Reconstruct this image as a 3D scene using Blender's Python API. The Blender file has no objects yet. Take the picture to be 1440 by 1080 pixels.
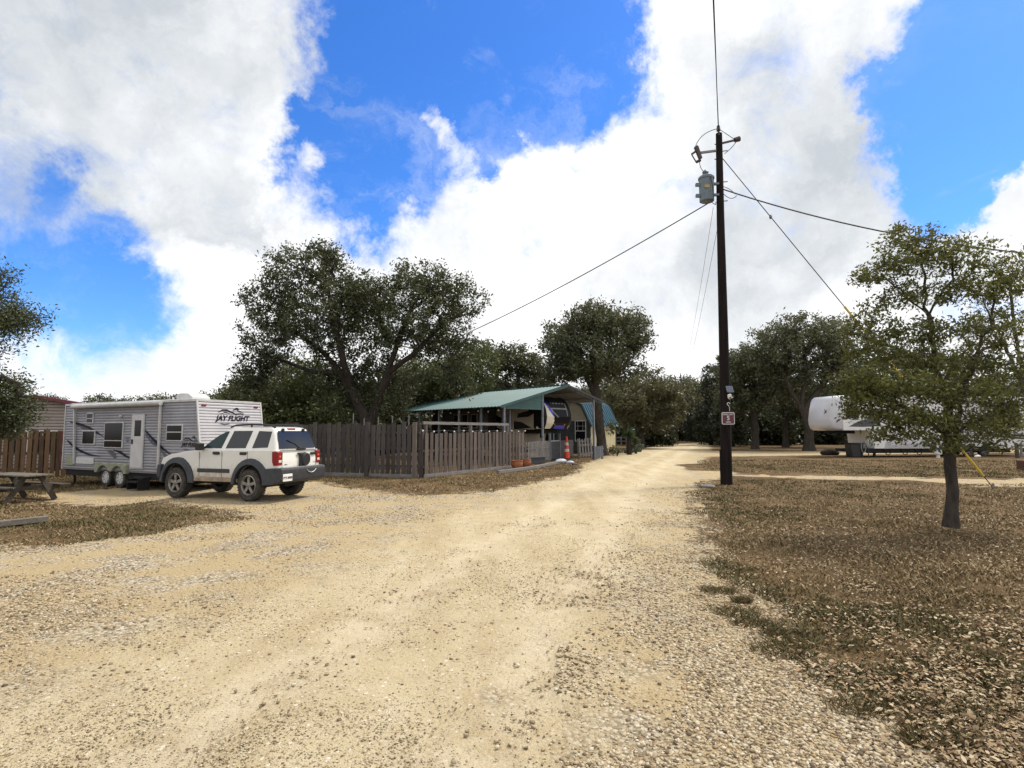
import bpy, bmesh, math, random
import numpy as np
from mathutils import Vector, Matrix

# ------------------------------------------------------------------ camera, sky, sun
C = bpy.context.scene
COL = C.collection
H = 1.72
PITCH = math.atan(66 / 800)
cam_d = bpy.data.cameras.new('camera'); cam = bpy.data.objects.new('camera', cam_d); COL.objects.link(cam)
cam.location = (0, 0, H); cam.rotation_euler = (math.pi / 2 + PITCH, 0, 0)
cam_d.sensor_width = 36; cam_d.lens = 20.0; cam_d.clip_start = 0.05; cam_d.clip_end = 3000
C.camera = cam
C.view_settings.view_transform = 'Standard'; C.view_settings.look = 'None'
C.view_settings.exposure = 0.6; C.view_settings.gamma = 1
C.cycles.max_bounces = 6; C.cycles.diffuse_bounces = 3; C.cycles.glossy_bounces = 3
C.cycles.transmission_bounces = 4; C.cycles.transparent_max_bounces = 6
SUN_EL, SUN_AZ = 56.0, 62.0          # azimuth from +Y (view direction) towards +X (right)
SUN_STRENGTH, SUN_ANGLE = 2.7, 10.0
SKY_STRENGTH = 0.1

def ray(px, py):
    f = 800.0; c, s = math.cos(PITCH), math.sin(PITCH)
    return Vector((px - 720, f * c - (540 - py) * s, f * s + (540 - py) * c))
def G(px, py, z=0.0):                 # where the sight line through a photo point meets the ground
    r = ray(px, py); t = (z - H) / r.z
    return Vector((r.x * t, r.y * t, z))
def D(px, py, Y):                     # the point of that sight line Y metres ahead
    r = ray(px, py); t = Y / r.y
    return Vector((r.x * t, Y, H + r.z * t))
def on_plane(px, py, P0, ax):         # (along ax, z) on the upright plane through P0 along ax
    r = ray(px, py); n = Vector((-ax[1], ax[0], 0))
    P0 = Vector((P0[0], P0[1], 0)); o = Vector((0, 0, H))
    t = (P0 - o).dot(n) / r.dot(n); p = o + r * t
    return ((p - P0).dot(Vector((ax[0], ax[1], 0))), p.z)

sun_d = bpy.data.lights.new('sun', 'SUN'); sun = bpy.data.objects.new('sun', sun_d); COL.objects.link(sun)
sun_d.energy = SUN_STRENGTH; sun_d.angle = math.radians(SUN_ANGLE); sun_d.color = (1.0, 0.93, 0.82)
az, el = math.radians(SUN_AZ), math.radians(SUN_EL)
sv = Vector((math.sin(az) * math.cos(el), math.cos(az) * math.cos(el), math.sin(el)))
sun.rotation_euler = sv.to_track_quat('Z', 'Y').to_euler()

# node shorthand ----------------------------------------------------
class NT:
    def __init__(s, nt): s.nt = nt
    def n(s, typ, ins=None, **props):
        nd = s.nt.nodes.new(typ)
        for k, v in props.items(): setattr(nd, k, v)
        for k, v in (ins or {}).items(): s.set(nd.inputs[k], v)
        return nd
    def set(s, sock, v):
        if isinstance(v, bpy.types.NodeSocket): s.nt.links.new(v, sock)
        elif isinstance(v, (tuple, list)) and sock.type == 'RGBA' and len(v) == 3: sock.default_value = (*v, 1)
        else: sock.default_value = v
    def m(s, op, a, b=0.0, c=0.0, clamp=False):
        nd = s.n('ShaderNodeMath', operation=op, use_clamp=clamp)
        s.set(nd.inputs[0], a); s.set(nd.inputs[1], b); s.set(nd.inputs[2], c)
        return nd.outputs[0]
    def vm(s, op, a, b=(0, 0, 0), out=0, scale=None):
        nd = s.n('ShaderNodeVectorMath', operation=op)
        s.set(nd.inputs[0], a); s.set(nd.inputs[1], b)
        if scale is not None: s.set(nd.inputs['Scale'], scale)
        return nd.outputs[out]
    def mix(s, f, a, b, mode='MIX'):
        nd = s.n('ShaderNodeMix', data_type='RGBA', blend_type=mode)
        s.set(nd.inputs[0], f); s.set(nd.inputs[6], a); s.set(nd.inputs[7], b)
        return nd.outputs[2]
    def noise(s, vec, scale, detail=3, rough=0.55, dist=0.0, out=0):
        nd = s.n('ShaderNodeTexNoise', {'Scale': scale, 'Detail': detail, 'Roughness': rough, 'Distortion': dist})
        if vec is not None: s.set(nd.inputs['Vector'], vec)
        return nd.outputs[out]
    def voro(s, vec, scale, feature='F1', out='Distance', rnd=1.0):
        nd = s.n('ShaderNodeTexVoronoi', {'Scale': scale, 'Randomness': rnd}, feature=feature)
        if vec is not None: s.set(nd.inputs['Vector'], vec)
        return nd.outputs[out]
    def sstep(s, x, a, b, lo=0.0, hi=1.0):
        nd = s.n('ShaderNodeMapRange', interpolation_type='SMOOTHSTEP')
        s.set(nd.inputs[0], x); s.set(nd.inputs[1], a); s.set(nd.inputs[2], b); s.set(nd.inputs[3], lo); s.set(nd.inputs[4], hi)
        return nd.outputs[0]
    def ramp(s, f, stops):
        nd = s.n('ShaderNodeValToRGB'); s.set(nd.inputs[0], f); e = nd.color_ramp.elements
        while len(e) < len(stops): e.new(0.5)
        for k, (p, c) in enumerate(stops): e[k].position = p; e[k].color = (*c, 1)
        return nd.outputs[0]

# sky: Nishita with broken cloud laid out by direction --------------------
world = bpy.data.worlds.new('World'); C.world = world; world.use_nodes = True
wt = NT(world.node_tree); wt.nt.nodes.clear()
sky = wt.n('ShaderNodeTexSky', sky_type='NISHITA', sun_disc=False, sun_elevation=el, sun_rotation=az)
sky.altitude = 300; sky.air_density = 1.0; sky.dust_density = 0.6; sky.ozone_density = 2.5
dirv = wt.n('ShaderNodeTexCoord').outputs['Generated']
dirv = wt.vm('NORMALIZE', dirv)
def blobs(lst):
    tot = None
    for (px, py, r, w) in lst:
        c = ray(px, py).normalized()
        d = wt.vm('DISTANCE', warped, tuple(c), out=1)
        v = wt.sstep(d, r / 800.0 * 1.25, r / 800.0 * 0.25, 0.0, w)
        tot = v if tot is None else wt.m('ADD', tot, v)
    return tot
wn = wt.noise(dirv, 3.6, 7, 0.66, out=1)
warped = wt.vm('ADD', dirv, wt.vm('SCALE', wt.vm('SUBTRACT', wn, (0.5, 0.5, 0.5)), scale=0.30))
HOLES = [(640, 40, 200, 1), (540, 160, 120, .8), (470, 250, 95, .8), (520, 300, 70, .7), (820, 95, 100, .9), (720, 120, 130, .8),
         (560, 20, 100, .8), (420, 190, 40, .6), (720, 260, 30, .6),
         (40, 310, 130, .50), (165, 335, 70, .46), (95, 420, 120, .56), (195, 445, 60, .40), (20, 390, 60, .25), (100, 205, 30, .3), (125, 235, 30, .3), (370, 245, 25, .5),
         (1420, 100, 125, 1), (1350, 180, 95, .95), (1335, 280, 65, .85), (1290, 140, 60, .5), (1400, 210, 60, .6), (1440, 20, 90, .8), (1500, 30, 90, .9), (1430, 420, 60, .4)]
CLOUDS = [(545, 165, 32, .8), (612, 185, 40, .8), (695, 112, 25, .6), (640, 215, 30, .5), (440, 235, 30, .5), (790, 200, 60, .5),
          (910, 60, 60, .4), (1440, 300, 90, .6), (130, 310, 35, .3)]
hole = wt.m('SUBTRACT', blobs(HOLES), blobs(CLOUDS))
hole = wt.m('MINIMUM', wt.m('MAXIMUM', hole, 0.0), 1.0)
fb = wt.noise(dirv, 7.0, 10, 0.66, 0.5)
cov = wt.m('ADD', wt.m('SUBTRACT', 1.0, hole), wt.m('MULTIPLY', wt.m('SUBTRACT', fb, 0.5), 1.9))
mask = wt.sstep(cov, 0.08, 0.95)
veil = wt.sstep(wt.noise(wt.vm('MULTIPLY', warped, (1.0, 1.0, 2.2)), 3.4, 9, 0.62, 0.6), .46, .80, 0.0, .42)
clear = wt.m('MINIMUM', blobs([(1410, 110, 150, 1), (1350, 220, 90, 1), (640, 60, 120, .5)]), 1.0)
veil = wt.m('MULTIPLY', veil, wt.m('SUBTRACT', 1.0, clear))
mask = wt.m('MAXIMUM', mask, veil)
GREY = [(200, 50, 260, 1), (60, 120, 160, .6), (290, 290, 75, .9), (330, 330, 40, .5), (1180, 110, 220, .55), (1250, 280, 140, .5), (960, 330, 140, .35),
        (620, 440, 130, .3), (1120, 400, 130, .45), (880, 440, 140, .45), (120, 545, 90, .3)]
gb = wt.m('MINIMUM', blobs(GREY), 1.0)
fb2 = wt.noise(dirv, 4.0, 8, 0.58)
greyf = wt.m('ADD', wt.m('MULTIPLY', gb, 0.75), wt.m('MULTIPLY', wt.m('SUBTRACT', fb2, 0.43), 1.6), clamp=True)
WHITE, GREYC = 8.2, 4.4
fb3 = wt.noise(warped, 6.0, 9, 0.6, 0.4)
greyf = wt.m('ADD', greyf, wt.m('MULTIPLY', wt.m('SUBTRACT', fb3, 0.52), 1.3), clamp=True)
ccol = wt.mix(greyf, (WHITE, WHITE, WHITE * 1.0), (GREYC * .93, GREYC, GREYC * 1.07))
hsv = wt.n('ShaderNodeHueSaturation', {'Saturation': 1.25, 'Value': 1.28, 'Color': sky.outputs[0]})
skyc = wt.mix(1.0, hsv.outputs[0], (.56, .79, 1.12), 'MULTIPLY')
final = wt.mix(mask, skyc, ccol)
bg = wt.n('ShaderNodeBackground', {'Color': final, 'Strength': SKY_STRENGTH})
wo = wt.n('ShaderNodeOutputWorld', {'Surface': bg.outputs[0]})

# ------------------------------------------------------------------ materials
MATS = {}
def mat(name, col, rough=0.6, var=0.15, scale=6.0, bump=0.0, bscale=40.0, metal=0.0, col2=None, spec=0.5, stretch=None, rnd=False, dirt=None, coat=0.0, trans=0.0):
    if name in MATS: return MATS[name]
    m = bpy.data.materials.new(name); m.use_nodes = True; t = NT(m.node_tree)
    bs = m.node_tree.nodes['Principled BSDF']
    co = t.n('ShaderNodeTexCoord').outputs['Object']
    if stretch: co = t.vm('MULTIPLY', co, stretch)
    f = t.noise(co, scale, 5, 0.6)
    c2 = col2 or tuple(max(0, c * (1 - var * 2)) for c in col)
    k = t.sstep(f, 0.3, 0.7)
    if rnd:
        a = t.n('ShaderNodeAttribute', attribute_name='rnd').outputs['Fac']
        k = t.m('ADD', t.m('MULTIPLY', k, 0.35), t.m('MULTIPLY', a, 0.65))
    c = t.mix(k, col, c2)
    if dirt:                                    # mud and dust with a shape of its own: (colour, height it reaches)
        z = t.n('ShaderNodeSeparateXYZ', {0: t.n('ShaderNodeTexCoord').outputs['Object']}).outputs[2]
        dn = t.noise(co, 9, 6, 0.65)
        dm = t.m('MULTIPLY', t.sstep(t.m('ADD', z, t.m('MULTIPLY', t.m('SUBTRACT', dn, 0.5), dirt[1])), dirt[1] * 1.15, dirt[1] * 0.55), dirt[2])
        c = t.mix(dm, c, dirt[0])
    t.set(bs.inputs['Base Color'], c)
    bs.inputs['Roughness'].default_value = rough; bs.inputs['Metallic'].default_value = metal
    bs.inputs['Specular IOR Level'].default_value = spec
    if coat: bs.inputs['Coat Weight'].default_value = coat; bs.inputs['Coat Roughness'].default_value = .12
    if bump:
        b = t.n('ShaderNodeBump', {'Strength': bump, 'Distance': 0.02, 'Height': t.noise(co, bscale, 4, 0.6)})
        t.set(bs.inputs['Normal'], b.outputs[0])
    MATS[name] = m
    return m

def leaf_mat(name, dark, light, trans=0.25):
    m = bpy.data.materials.new(name); m.use_nodes = True; t = NT(m.node_tree); t.nt.nodes.clear()
    a = t.n('ShaderNodeAttribute', attribute_name='rnd').outputs['Fac']
    c = t.ramp(a, [(0.0, dark), (0.55, tuple((d + l) / 2 for d, l in zip(dark, light))), (1.0, light)])
    d = t.n('ShaderNodeBsdfPrincipled', {'Base Color': c, 'Roughness': 0.5, 'Specular IOR Level': 0.35})
    tr = t.n('ShaderNodeBsdfTranslucent', {'Color': t.mix(0.5, c, (0.16, 0.15, 0.03))})
    mx = t.n('ShaderNodeMixShader', {0: trans, 1: d.outputs[0], 2: tr.outputs[0]})
    t.n('ShaderNodeOutputMaterial', {0: mx.outputs[0]})
    return m

# ------------------------------------------------------------------ mesh helpers
def tag(o, label=None, cat=None, group=None, kind=None):
    if label: o['label'] = label
    if cat: o['category'] = cat
    if group: o['group'] = group
    if kind: o['kind'] = kind
    return o
def thing(name, label, cat, loc=(0, 0, 0), rz=0.0, group=None):
    o = bpy.data.objects.new(name, None); COL.objects.link(o); o.empty_display_size = 0.2
    o.location = loc; o.rotation_euler = (0, 0, rz)
    return tag(o, label, cat, group)
def copy_tree(o, parent=None):
    c = o.copy(); COL.objects.link(c)
    if parent: c.parent = parent
    for ch in list(o.children): copy_tree(ch, c)
    return c
def frame(p, q):
    d = (Vector(q) - Vector(p)); L = d.length; d.normalize()
    u = Vector((0, 0, 1)) if abs(d.z) < 0.95 else Vector((0, 1, 0))
    s = d.cross(u).normalized(); u = s.cross(d).normalized()
    return d, s, u, L
class MB:
    def __init__(s): s.v, s.f, s.mi, s.r = [], [], [], []
    def add(s, vs, fs, mi=0, rnd=None):
        b = len(s.v); s.v += [tuple(x) for x in vs]; s.f += [tuple(b + i for i in f) for f in fs]; s.mi += [mi] * len(fs)
        s.r += [random.random() if rnd is None else rnd] * len(vs)
        return s
    def box(s, c, size, rz=0.0, mi=0, R=None, rnd=None):
        x, y, z = (k / 2 for k in size)
        vs = [Vector((i * x, j * y, k * z)) for i in (-1, 1) for j in (-1, 1) for k in (-1, 1)]
        M = R if R is not None else Matrix.Rotation(rz, 3, 'Z')
        vs = [M @ v + Vector(c) for v in vs]
        return s.add(vs, [(0, 1, 3, 2), (4, 6, 7, 5), (0, 4, 5, 1), (2, 3, 7, 6), (0, 2, 6, 4), (1, 5, 7, 3)], mi, rnd)
    def beam(s, p, q, w, h, mi=0, rnd=None):
        d, sd, u, L = frame(p, q); p, q = Vector(p), Vector(q)
        vs = [e + sd * (a * w / 2) + u * (b * h / 2) for e in (p, q) for a, b in ((-1, -1), (1, -1), (1, 1), (-1, 1))]
        return s.add(vs, [(0, 1, 2, 3), (7, 6, 5, 4), (0, 4, 5, 1), (1, 5, 6, 2), (2, 6, 7, 3), (3, 7, 4, 0)], mi, rnd)
    def tube(s, p, q, r, n=8, r2=None, mi=0):
        return s.path([p, q], [r, r if r2 is None else r2], n, mi)
    def path(s, pts, r, n=6, mi=0):
        pts = [Vector(p) for p in pts]
        if not isinstance(r, (list, tuple)): r = [r] * len(pts)
        vs = []; prev = None
        for i, p in enumerate(pts):
            d = (pts[min(i + 1, len(pts) - 1)] - pts[max(i - 1, 0)]).normalized()
            if prev is None:
                u = Vector((0, 0, 1)) if abs(d.z) < 0.9 else Vector((1, 0, 0))
                a = d.cross(u).normalized()
            else: a = (prev - d * prev.dot(d)).normalized()
            prev = a; b = d.cross(a)
            vs += [p + (a * math.cos(t) + b * math.sin(t)) * r[i] for t in (2 * math.pi * k / n for k in range(n))]
        fs = []
        for i in range(len(pts) - 1):
            for k in range(n):
                k2 = (k + 1) % n; fs.append((i * n + k, i * n + k2, (i + 1) * n + k2, (i + 1) * n + k))
        fs.append(tuple(range(n - 1, -1, -1))); fs.append(tuple(range((len(pts) - 1) * n, len(pts) * n)))
        return s.add(vs, fs, mi)
    def lathe(s, prof, n=16, o=(0, 0, 0), axis='z', mi=0, caps=True):
        vs = []
        for r, h in prof:
            for k in range(n):
                a = 2 * math.pi * k / n; x, y = r * math.cos(a), r * math.sin(a)
                v = (x, y, h) if axis == 'z' else ((h, x, y) if axis == 'x' else (y, h, x))
                vs.append((v[0] + o[0], v[1] + o[1], v[2] + o[2]))
        fs = []
        for i in range(len(prof) - 1):
            for k in range(n):
                k2 = (k + 1) % n; fs.append((i * n + k, i * n + k2, (i + 1) * n + k2, (i + 1) * n + k))
        if caps: fs.append(tuple(range(n - 1, -1, -1))); fs.append(tuple(range((len(prof) - 1) * n, len(prof) * n)))
        return s.add(vs, fs, mi)
    def prism(s, poly, t0, t1, plane='xz', mi=0, fn=None):
        def P(a, b, t):
            v = (a, t, b) if plane == 'xz' else ((t, a, b) if plane == 'yz' else (a, b, t))
            return fn(*v) if fn else v
        n = len(poly); vs = [P(a, b, t0) for a, b in poly] + [P(a, b, t1) for a, b in poly]
        fs = [tuple(range(n - 1, -1, -1)), tuple(range(n, 2 * n))] + [(i, (i + 1) % n, n + (i + 1) % n, n + i) for i in range(n)]
        return s.add(vs, fs, mi)
    def sphere(s, c, r, nu=10, nv=6, sc=(1, 1, 1), mi=0):
        prof = [(max(1e-3, math.sin(math.pi * i / nv)), -math.cos(math.pi * i / nv)) for i in range(nv + 1)]
        b = len(s.v); s.lathe(prof, nu, mi=mi)
        for i in range(b, len(s.v)):
            v = s.v[i]; s.v[i] = (c[0] + v[0] * r * sc[0], c[1] + v[1] * r * sc[1], c[2] + v[2] * r * sc[2])
        return s
    def build(s, name, mats, parent=None, smooth=None, bevel=0, seg=2, solid=0):
        me = bpy.data.meshes.new(name); me.from_pydata(s.v, [], s.f)
        if not isinstance(mats, (list, tuple)): mats = [mats]
        for m in mats: me.materials.append(m)
        me.polygons.foreach_set('material_index', s.mi)
        at = me.attributes.new('rnd', 'FLOAT', 'POINT'); at.data.foreach_set('value', s.r)
        bm = bmesh.new(); bm.from_mesh(me); bmesh.ops.recalc_face_normals(bm, faces=bm.faces); bm.to_mesh(me); bm.free()
        o = bpy.data.objects.new(name, me); COL.objects.link(o)
        if parent: o.parent = parent
        if smooth:
            me.polygons.foreach_set('use_smooth', [True] * len(me.polygons)); me.set_sharp_from_angle(angle=math.radians(smooth))
        if bevel:
            md = o.modifiers.new('bevel', 'BEVEL'); md.width = bevel; md.segments = seg; md.limit_method = 'ANGLE'; md.angle_limit = math.radians(40)
            me.polygons.foreach_set('use_smooth', [True] * len(me.polygons)); md.harden_normals = True
        return o
def np_mesh(name, V, F, mats, rnd=None, parent=None, smooth=False, mi=None):
    V = np.asarray(V, np.float32); F = np.asarray(F, np.int32); k = F.shape[1]
    me = bpy.data.meshes.new(name)
    me.vertices.add(len(V)); me.vertices.foreach_set('co', V.ravel())
    me.loops.add(F.size); me.loops.foreach_set('vertex_index', F.ravel())
    me.polygons.add(len(F)); me.polygons.foreach_set('loop_start', np.arange(0, F.size, k, dtype=np.int32))
    for m in (mats if isinstance(mats, (list, tuple)) else [mats]): me.materials.append(m)
    if rnd is not None:
        at = me.attributes.new('rnd', 'FLOAT', 'POINT'); at.data.foreach_set('value', np.asarray(rnd, np.float32))
    if smooth: me.polygons.foreach_set('use_smooth', np.ones(len(F), bool))
    me.update(calc_edges=True)
    o = bpy.data.objects.new(name, me); COL.objects.link(o)
    if parent: o.parent = parent
    return o
def text(name, body, size, M4, material, parent=None, depth=0.002, shear=0.0, bold=0.0):
    cu = bpy.data.curves.new(name, 'FONT'); cu.body = body; cu.size = size; cu.align_x = 'CENTER'; cu.align_y = 'CENTER'
    cu.extrude = depth; cu.shear = shear; cu.offset = bold; cu.resolution_u = 3
    to = bpy.data.objects.new(name, cu); COL.objects.link(to)
    dg = bpy.context.evaluated_depsgraph_get(); dg.update()
    me = bpy.data.meshes.new_from_object(to.evaluated_get(dg)); bpy.data.objects.remove(to); bpy.data.curves.remove(cu)
    me.transform(M4); me.materials.clear(); me.materials.append(material)
    o = bpy.data.objects.new(name, me); COL.objects.link(o)
    if parent: o.parent = parent
    return o
def M_from(o, x, y, z):               # matrix with columns x y z and origin o
    m = Matrix.Identity(4)
    for i, c in enumerate((x, y, z, o)):
        for r in range(3): m[r][i] = c[r]
    return m
def sm(x, a, b):
    t = np.clip((x - a) / (b - a), 0, 1); return t * t * (3 - 2 * t)
DIP = 0.28
def gz(x, y):                          # the ground falls a little towards the trailer on the left
    x = np.asarray(x, float); y = np.asarray(y, float)
    return -DIP * sm(-x, 8.3, 11.0) * sm(y, 9.0, 14.0)
def gzf(x, y): return float(gz(x, y))

# ------------------------------------------------------------------ ground: one continuous sheet, divided where road, gravel and grass meet
rng = np.random.default_rng(5)
def poly_px(pts): return np.array([[G(x, y).x, G(x, y).y] for x, y in pts])
ROAD = np.vstack([poly_px([(1003, 624), (992, 631), (984, 640), (981, 657), (966, 677), (960, 703), (966, 730), (972, 765), (975, 800), (965, 860), (950, 930), (930, 1000), (900, 1090)]),
                  np.array([[.3, 1.2], [-.2, -9], [-9, -9]]),
                  poly_px([(-420, 1050), (-200, 1000), (0, 945), (150, 882), (350, 815), (500, 770), (600, 726), (700, 692), (770, 673), (815, 660), (845, 648), (890, 636), (930, 627), (950, 623)])])
GRAV = np.vstack([poly_px([(1010, 622), (999, 627), (1000, 634), (1080, 635), (1200, 634), (1440, 632), (1440, 637), (1200, 639), (1080, 641), (993, 642), (990, 648), (987, 661), (1060, 664), (1240, 669), (1440, 672), (1700, 673), (1700, 681), (1440, 680), (1240, 677), (1060, 674), (1000, 674),
                            (980, 684), (978, 705), (985, 735), (1000, 775), (1015, 820), (1045, 870), (1095, 912), (1150, 958), (1215, 1010), (1290, 1085)]),
                  np.array([[1.5, 1.0], [1.2, -9], [-30, -9]]),
                  poly_px([(-900, 800), (-300, 785), (0, 768), (80, 765), (180, 752), (270, 738), (338, 728), (320, 715), (235, 706), (165, 699), (80, 694), (60, 684), (100, 678), (215, 672), (440, 676), (520, 690), (600, 697), (690, 690), (760, 677), (812, 664), (818, 654), (850, 641), (895, 633), (935, 625)])])
def sdist(P, x, y):                    # signed distance to a closed outline, + inside
    dmin = np.full(x.shape, 1e9); inside = np.zeros(x.shape, bool)
    for i in range(len(P)):
        ax, ay = P[i]; bx, by = P[(i + 1) % len(P)]; ex, ey = bx - ax, by - ay
        t = np.clip(((x - ax) * ex + (y - ay) * ey) / (ex * ex + ey * ey + 1e-9), 0, 1)
        dmin = np.minimum(dmin, np.hypot(x - ax - t * ex, y - ay - t * ey))
        c = (ay > y) != (by > y)
        with np.errstate(divide='ignore', invalid='ignore'):
            inside ^= c & (x < ex * (y - ay) / (ey if ey else 1e-9) + ax)
    return np.where(inside, dmin, -dmin)
xs = np.concatenate([np.arange(-400, -60, 20), np.arange(-60, -22, 1.0), np.arange(-22, 22, .14), np.arange(22, 60, 1.0), np.arange(60, 401, 20)])
ys = np.concatenate([np.arange(-60, -9, 6), np.arange(-9, 1, .4), np.arange(1, 24, .12), np.arange(24, 60, .4), np.arange(60, 130, 1.5), np.arange(130, 800, 30)])
GX, GY = np.meshgrid(xs, ys)
SDR, SDG = sdist(ROAD, GX, GY), sdist(GRAV, GX, GY)
def line_dist(P, x, y):                # distance to an open line, with side sign left out
    d = np.full(np.shape(x), 1e9)
    for (ax, ay), (bx, by) in zip(P[:-1], P[1:]):
        t = np.clip(((x - ax) * (bx - ax) + (y - ay) * (by - ay)) / ((bx - ax) ** 2 + (by - ay) ** 2), 0, 1)
        d = np.minimum(d, np.hypot(x - ax - t * (bx - ax), y - ay - t * (by - ay)))
    return d
MID = np.vstack([[[-2.6, -9], [-1.6, 1.5]], poly_px([(560, 960), (690, 830), (790, 740), (850, 690), (905, 655), (950, 634), (975, 625)])])
def wheel_tracks(x, y):
    d = line_dist(MID, x, y) + vnoise(x, y, 2.2, 61) * .35
    return np.exp(-((np.abs(d) - .85) / .30) ** 2)
def vnoise(x, y, s, seed):             # smooth value noise
    r = np.random.default_rng(seed).random((256, 256)); x = x / s; y = y / s
    x0 = np.floor(x).astype(int); y0 = np.floor(y).astype(int); fx = x - x0; fy = y - y0
    fx = fx * fx * (3 - 2 * fx); fy = fy * fy * (3 - 2 * fy); g = lambda a, b: r[a & 255, b & 255]
    return (g(x0, y0) * (1 - fx) + g(x0 + 1, y0) * fx) * (1 - fy) + (g(x0, y0 + 1) * (1 - fx) + g(x0 + 1, y0 + 1) * fx) * fy - .5
SDG = SDG + sm(GX, 7.2, 9) * sm(GY, 14, 15.5) * (1 - sm(GY, 29, 31)) * (vnoise(GX * .6, GY * .8, 1.3, 91) * 4.2 + vnoise(GX, GY, .5, 92) * 2.2 - .55)
TRK = wheel_tracks(GX, GY)
near = 1 - sm(np.hypot(GX, GY), 40, 60)
def zrel(x, y):
    return gz(x, y) + (vnoise(x, y, 1.1, 3) * .02 + vnoise(x, y, .35, 4) * .012 + vnoise(x, y, 4.5, 6) * .03) * (1 - sm(np.hypot(x, y), 12, 18))
GZ = zrel(GX, GY) - .012 * near - .014 * TRK * near
gm = bpy.data.materials.new('ground_earth'); gm.use_nodes = True; t = NT(gm.node_tree); bs = gm.node_tree.nodes['Principled BSDF']
co = t.n('ShaderNodeTexCoord').outputs['Object']
sdr = t.n('ShaderNodeAttribute', attribute_name='sd_road').outputs['Fac']
sdg = t.n('ShaderNodeAttribute', attribute_name='sd_gravel').outputs['Fac']
nA = t.m('SUBTRACT', t.noise(co, 0.8, 5, 0.6), 0.5); nB = t.m('SUBTRACT', t.noise(co, 5.0, 5, 0.7), 0.5)
nC = t.noise(co, 26, 5, 0.7); nD = t.noise(co, 110, 3, 0.7)
nE = t.m('SUBTRACT', t.noise(co, 2.1, 5, 0.65), 0.5)
wig = t.m('ADD', t.m('ADD', t.m('MULTIPLY', nA, 1.3), t.m('MULTIPLY', nE, 2.4)), t.m('MULTIPLY', nB, 1.9))
mr = t.sstep(t.m('ADD', sdr, t.m('MULTIPLY', wig, 1.25)), -0.7, 1.5)
mg = t.sstep(t.m('ADD', sdg, t.m('ADD', wig, t.m('MULTIPLY', t.m('SUBTRACT', nC, 0.5), .5))), -0.10, 0.14)
st = t.noise(t.vm('MULTIPLY', co, (1.0, 0.16, 1.0)), 1.4, 4, 0.6)
# packed caliche road
rc = t.ramp(t.m('ADD', t.m('MULTIPLY', st, .7), t.m('MULTIPLY', t.noise(co, 2.2, 6, 0.7), .3)),
            [(0.30, (.34, .265, .155)), (0.44, (.44, .36, .225)), (0.56, (.52, .44, .29)), (0.70, (.57, .50, .365))])
rc = t.mix(t.sstep(t.noise(co, 0.45, 4, 0.6), .58, .75, 0, .4), rc, (.45, .29, .13))
vc = t.voro(co, 34, out='Color'); vd = t.voro(co, 34)
vsep = t.n('ShaderNodeSeparateColor', {0: vc}).outputs
rc = t.mix(t.m('MULTIPLY', t.sstep(nD, .50, .68), .7), rc, (.25, .18, .09))
rc = t.mix(t.m('MULTIPLY', t.sstep(t.noise(co, 70, 4, .75), .55, .72), .6), rc, (.66, .57, .40))
vf = t.n('ShaderNodeSeparateColor', {0: t.voro(co, 75, out='Color')}).outputs
rc = t.mix(t.m('MULTIPLY', t.m('GREATER_THAN', vf[0], .80), t.m('MULTIPLY', t.sstep(t.noise(co, 1.6, 5, .65), .40, .62), .8)), rc, t.ramp(vf[1], [(0, (.12, .085, .05)), (.5, (.28, .21, .13)), (1, (.62, .55, .42))]))
peb = t.m('MULTIPLY', t.m('GREATER_THAN', vsep[0], 0.90), t.sstep(vd, .55, .35))
rc = t.mix(t.m('MULTIPLY', peb, .75), rc, t.ramp(vsep[1], [(0, (.16, .12, .08)), (.4, (.35, .29, .2)), (.7, (.66, .6, .48)), (1, (.72, .68, .6))]))
trk = t.m('MULTIPLY', t.n('ShaderNodeAttribute', attribute_name='track').outputs['Fac'], t.sstep(t.noise(co, 3.0, 5, .65), .30, .62))
rc = t.mix(t.m('MULTIPLY', trk, .55), rc, (.60, .52, .385))
# loose gravel
gc = t.ramp(vsep[2], [(0, (.16, .125, .085)), (.25, (.33, .28, .2)), (.6, (.5, .44, .34)), (.85, (.62, .57, .47)), (1, (.4, .22, .09))])
gc = t.mix(t.sstep(vd, .42, .75, 0, .75), gc, (.10, .075, .045))
gc = t.mix(t.sstep(t.noise(co, 1.1, 5, .65), .38, .56, 0, .92), gc, (.42, .325, .185))
gc = t.mix(t.sstep(t.noise(co, .7, 4, .6), .62, .74, 0, .6), gc, (.22, .17, .08))
# winter grass and litter
gg = t.ramp(t.m('ADD', t.m('MULTIPLY', t.noise(co, .55, 5, .65), .6), t.m('MULTIPLY', nC, .4)),
            [(.32, (.040, .030, .014)), (.45, (.105, .070, .034)), (.56, (.18, .118, .060)), (.70, (.29, .205, .115))])
gg = t.mix(t.sstep(nD, .46, .68, 0, .8), gg, (.018, .013, .007))
gg = t.mix(t.sstep(t.noise(co, 7, 6, .7), .55, .68, 0, .7), gg, (.028, .022, .012))
v2 = t.n('ShaderNodeSeparateColor', {0: t.voro(co, 19, out='Color')}).outputs
lf = t.m('MULTIPLY', t.m('GREATER_THAN', v2[0], .84), t.sstep(t.voro(co, 19), .45, .3))
gg = t.mix(t.m('MULTIPLY', lf, .7), gg, t.ramp(v2[1], [(0, (.24, .14, .07)), (.5, (.38, .28, .17)), (1, (.52, .43, .30))]))
base = t.mix(mg, gg, t.mix(mr, gc, rc))
t.set(bs.inputs['Base Color'], base); bs.inputs['Roughness'].default_value = .95; bs.inputs['Specular IOR Level'].default_value = .1
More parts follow.
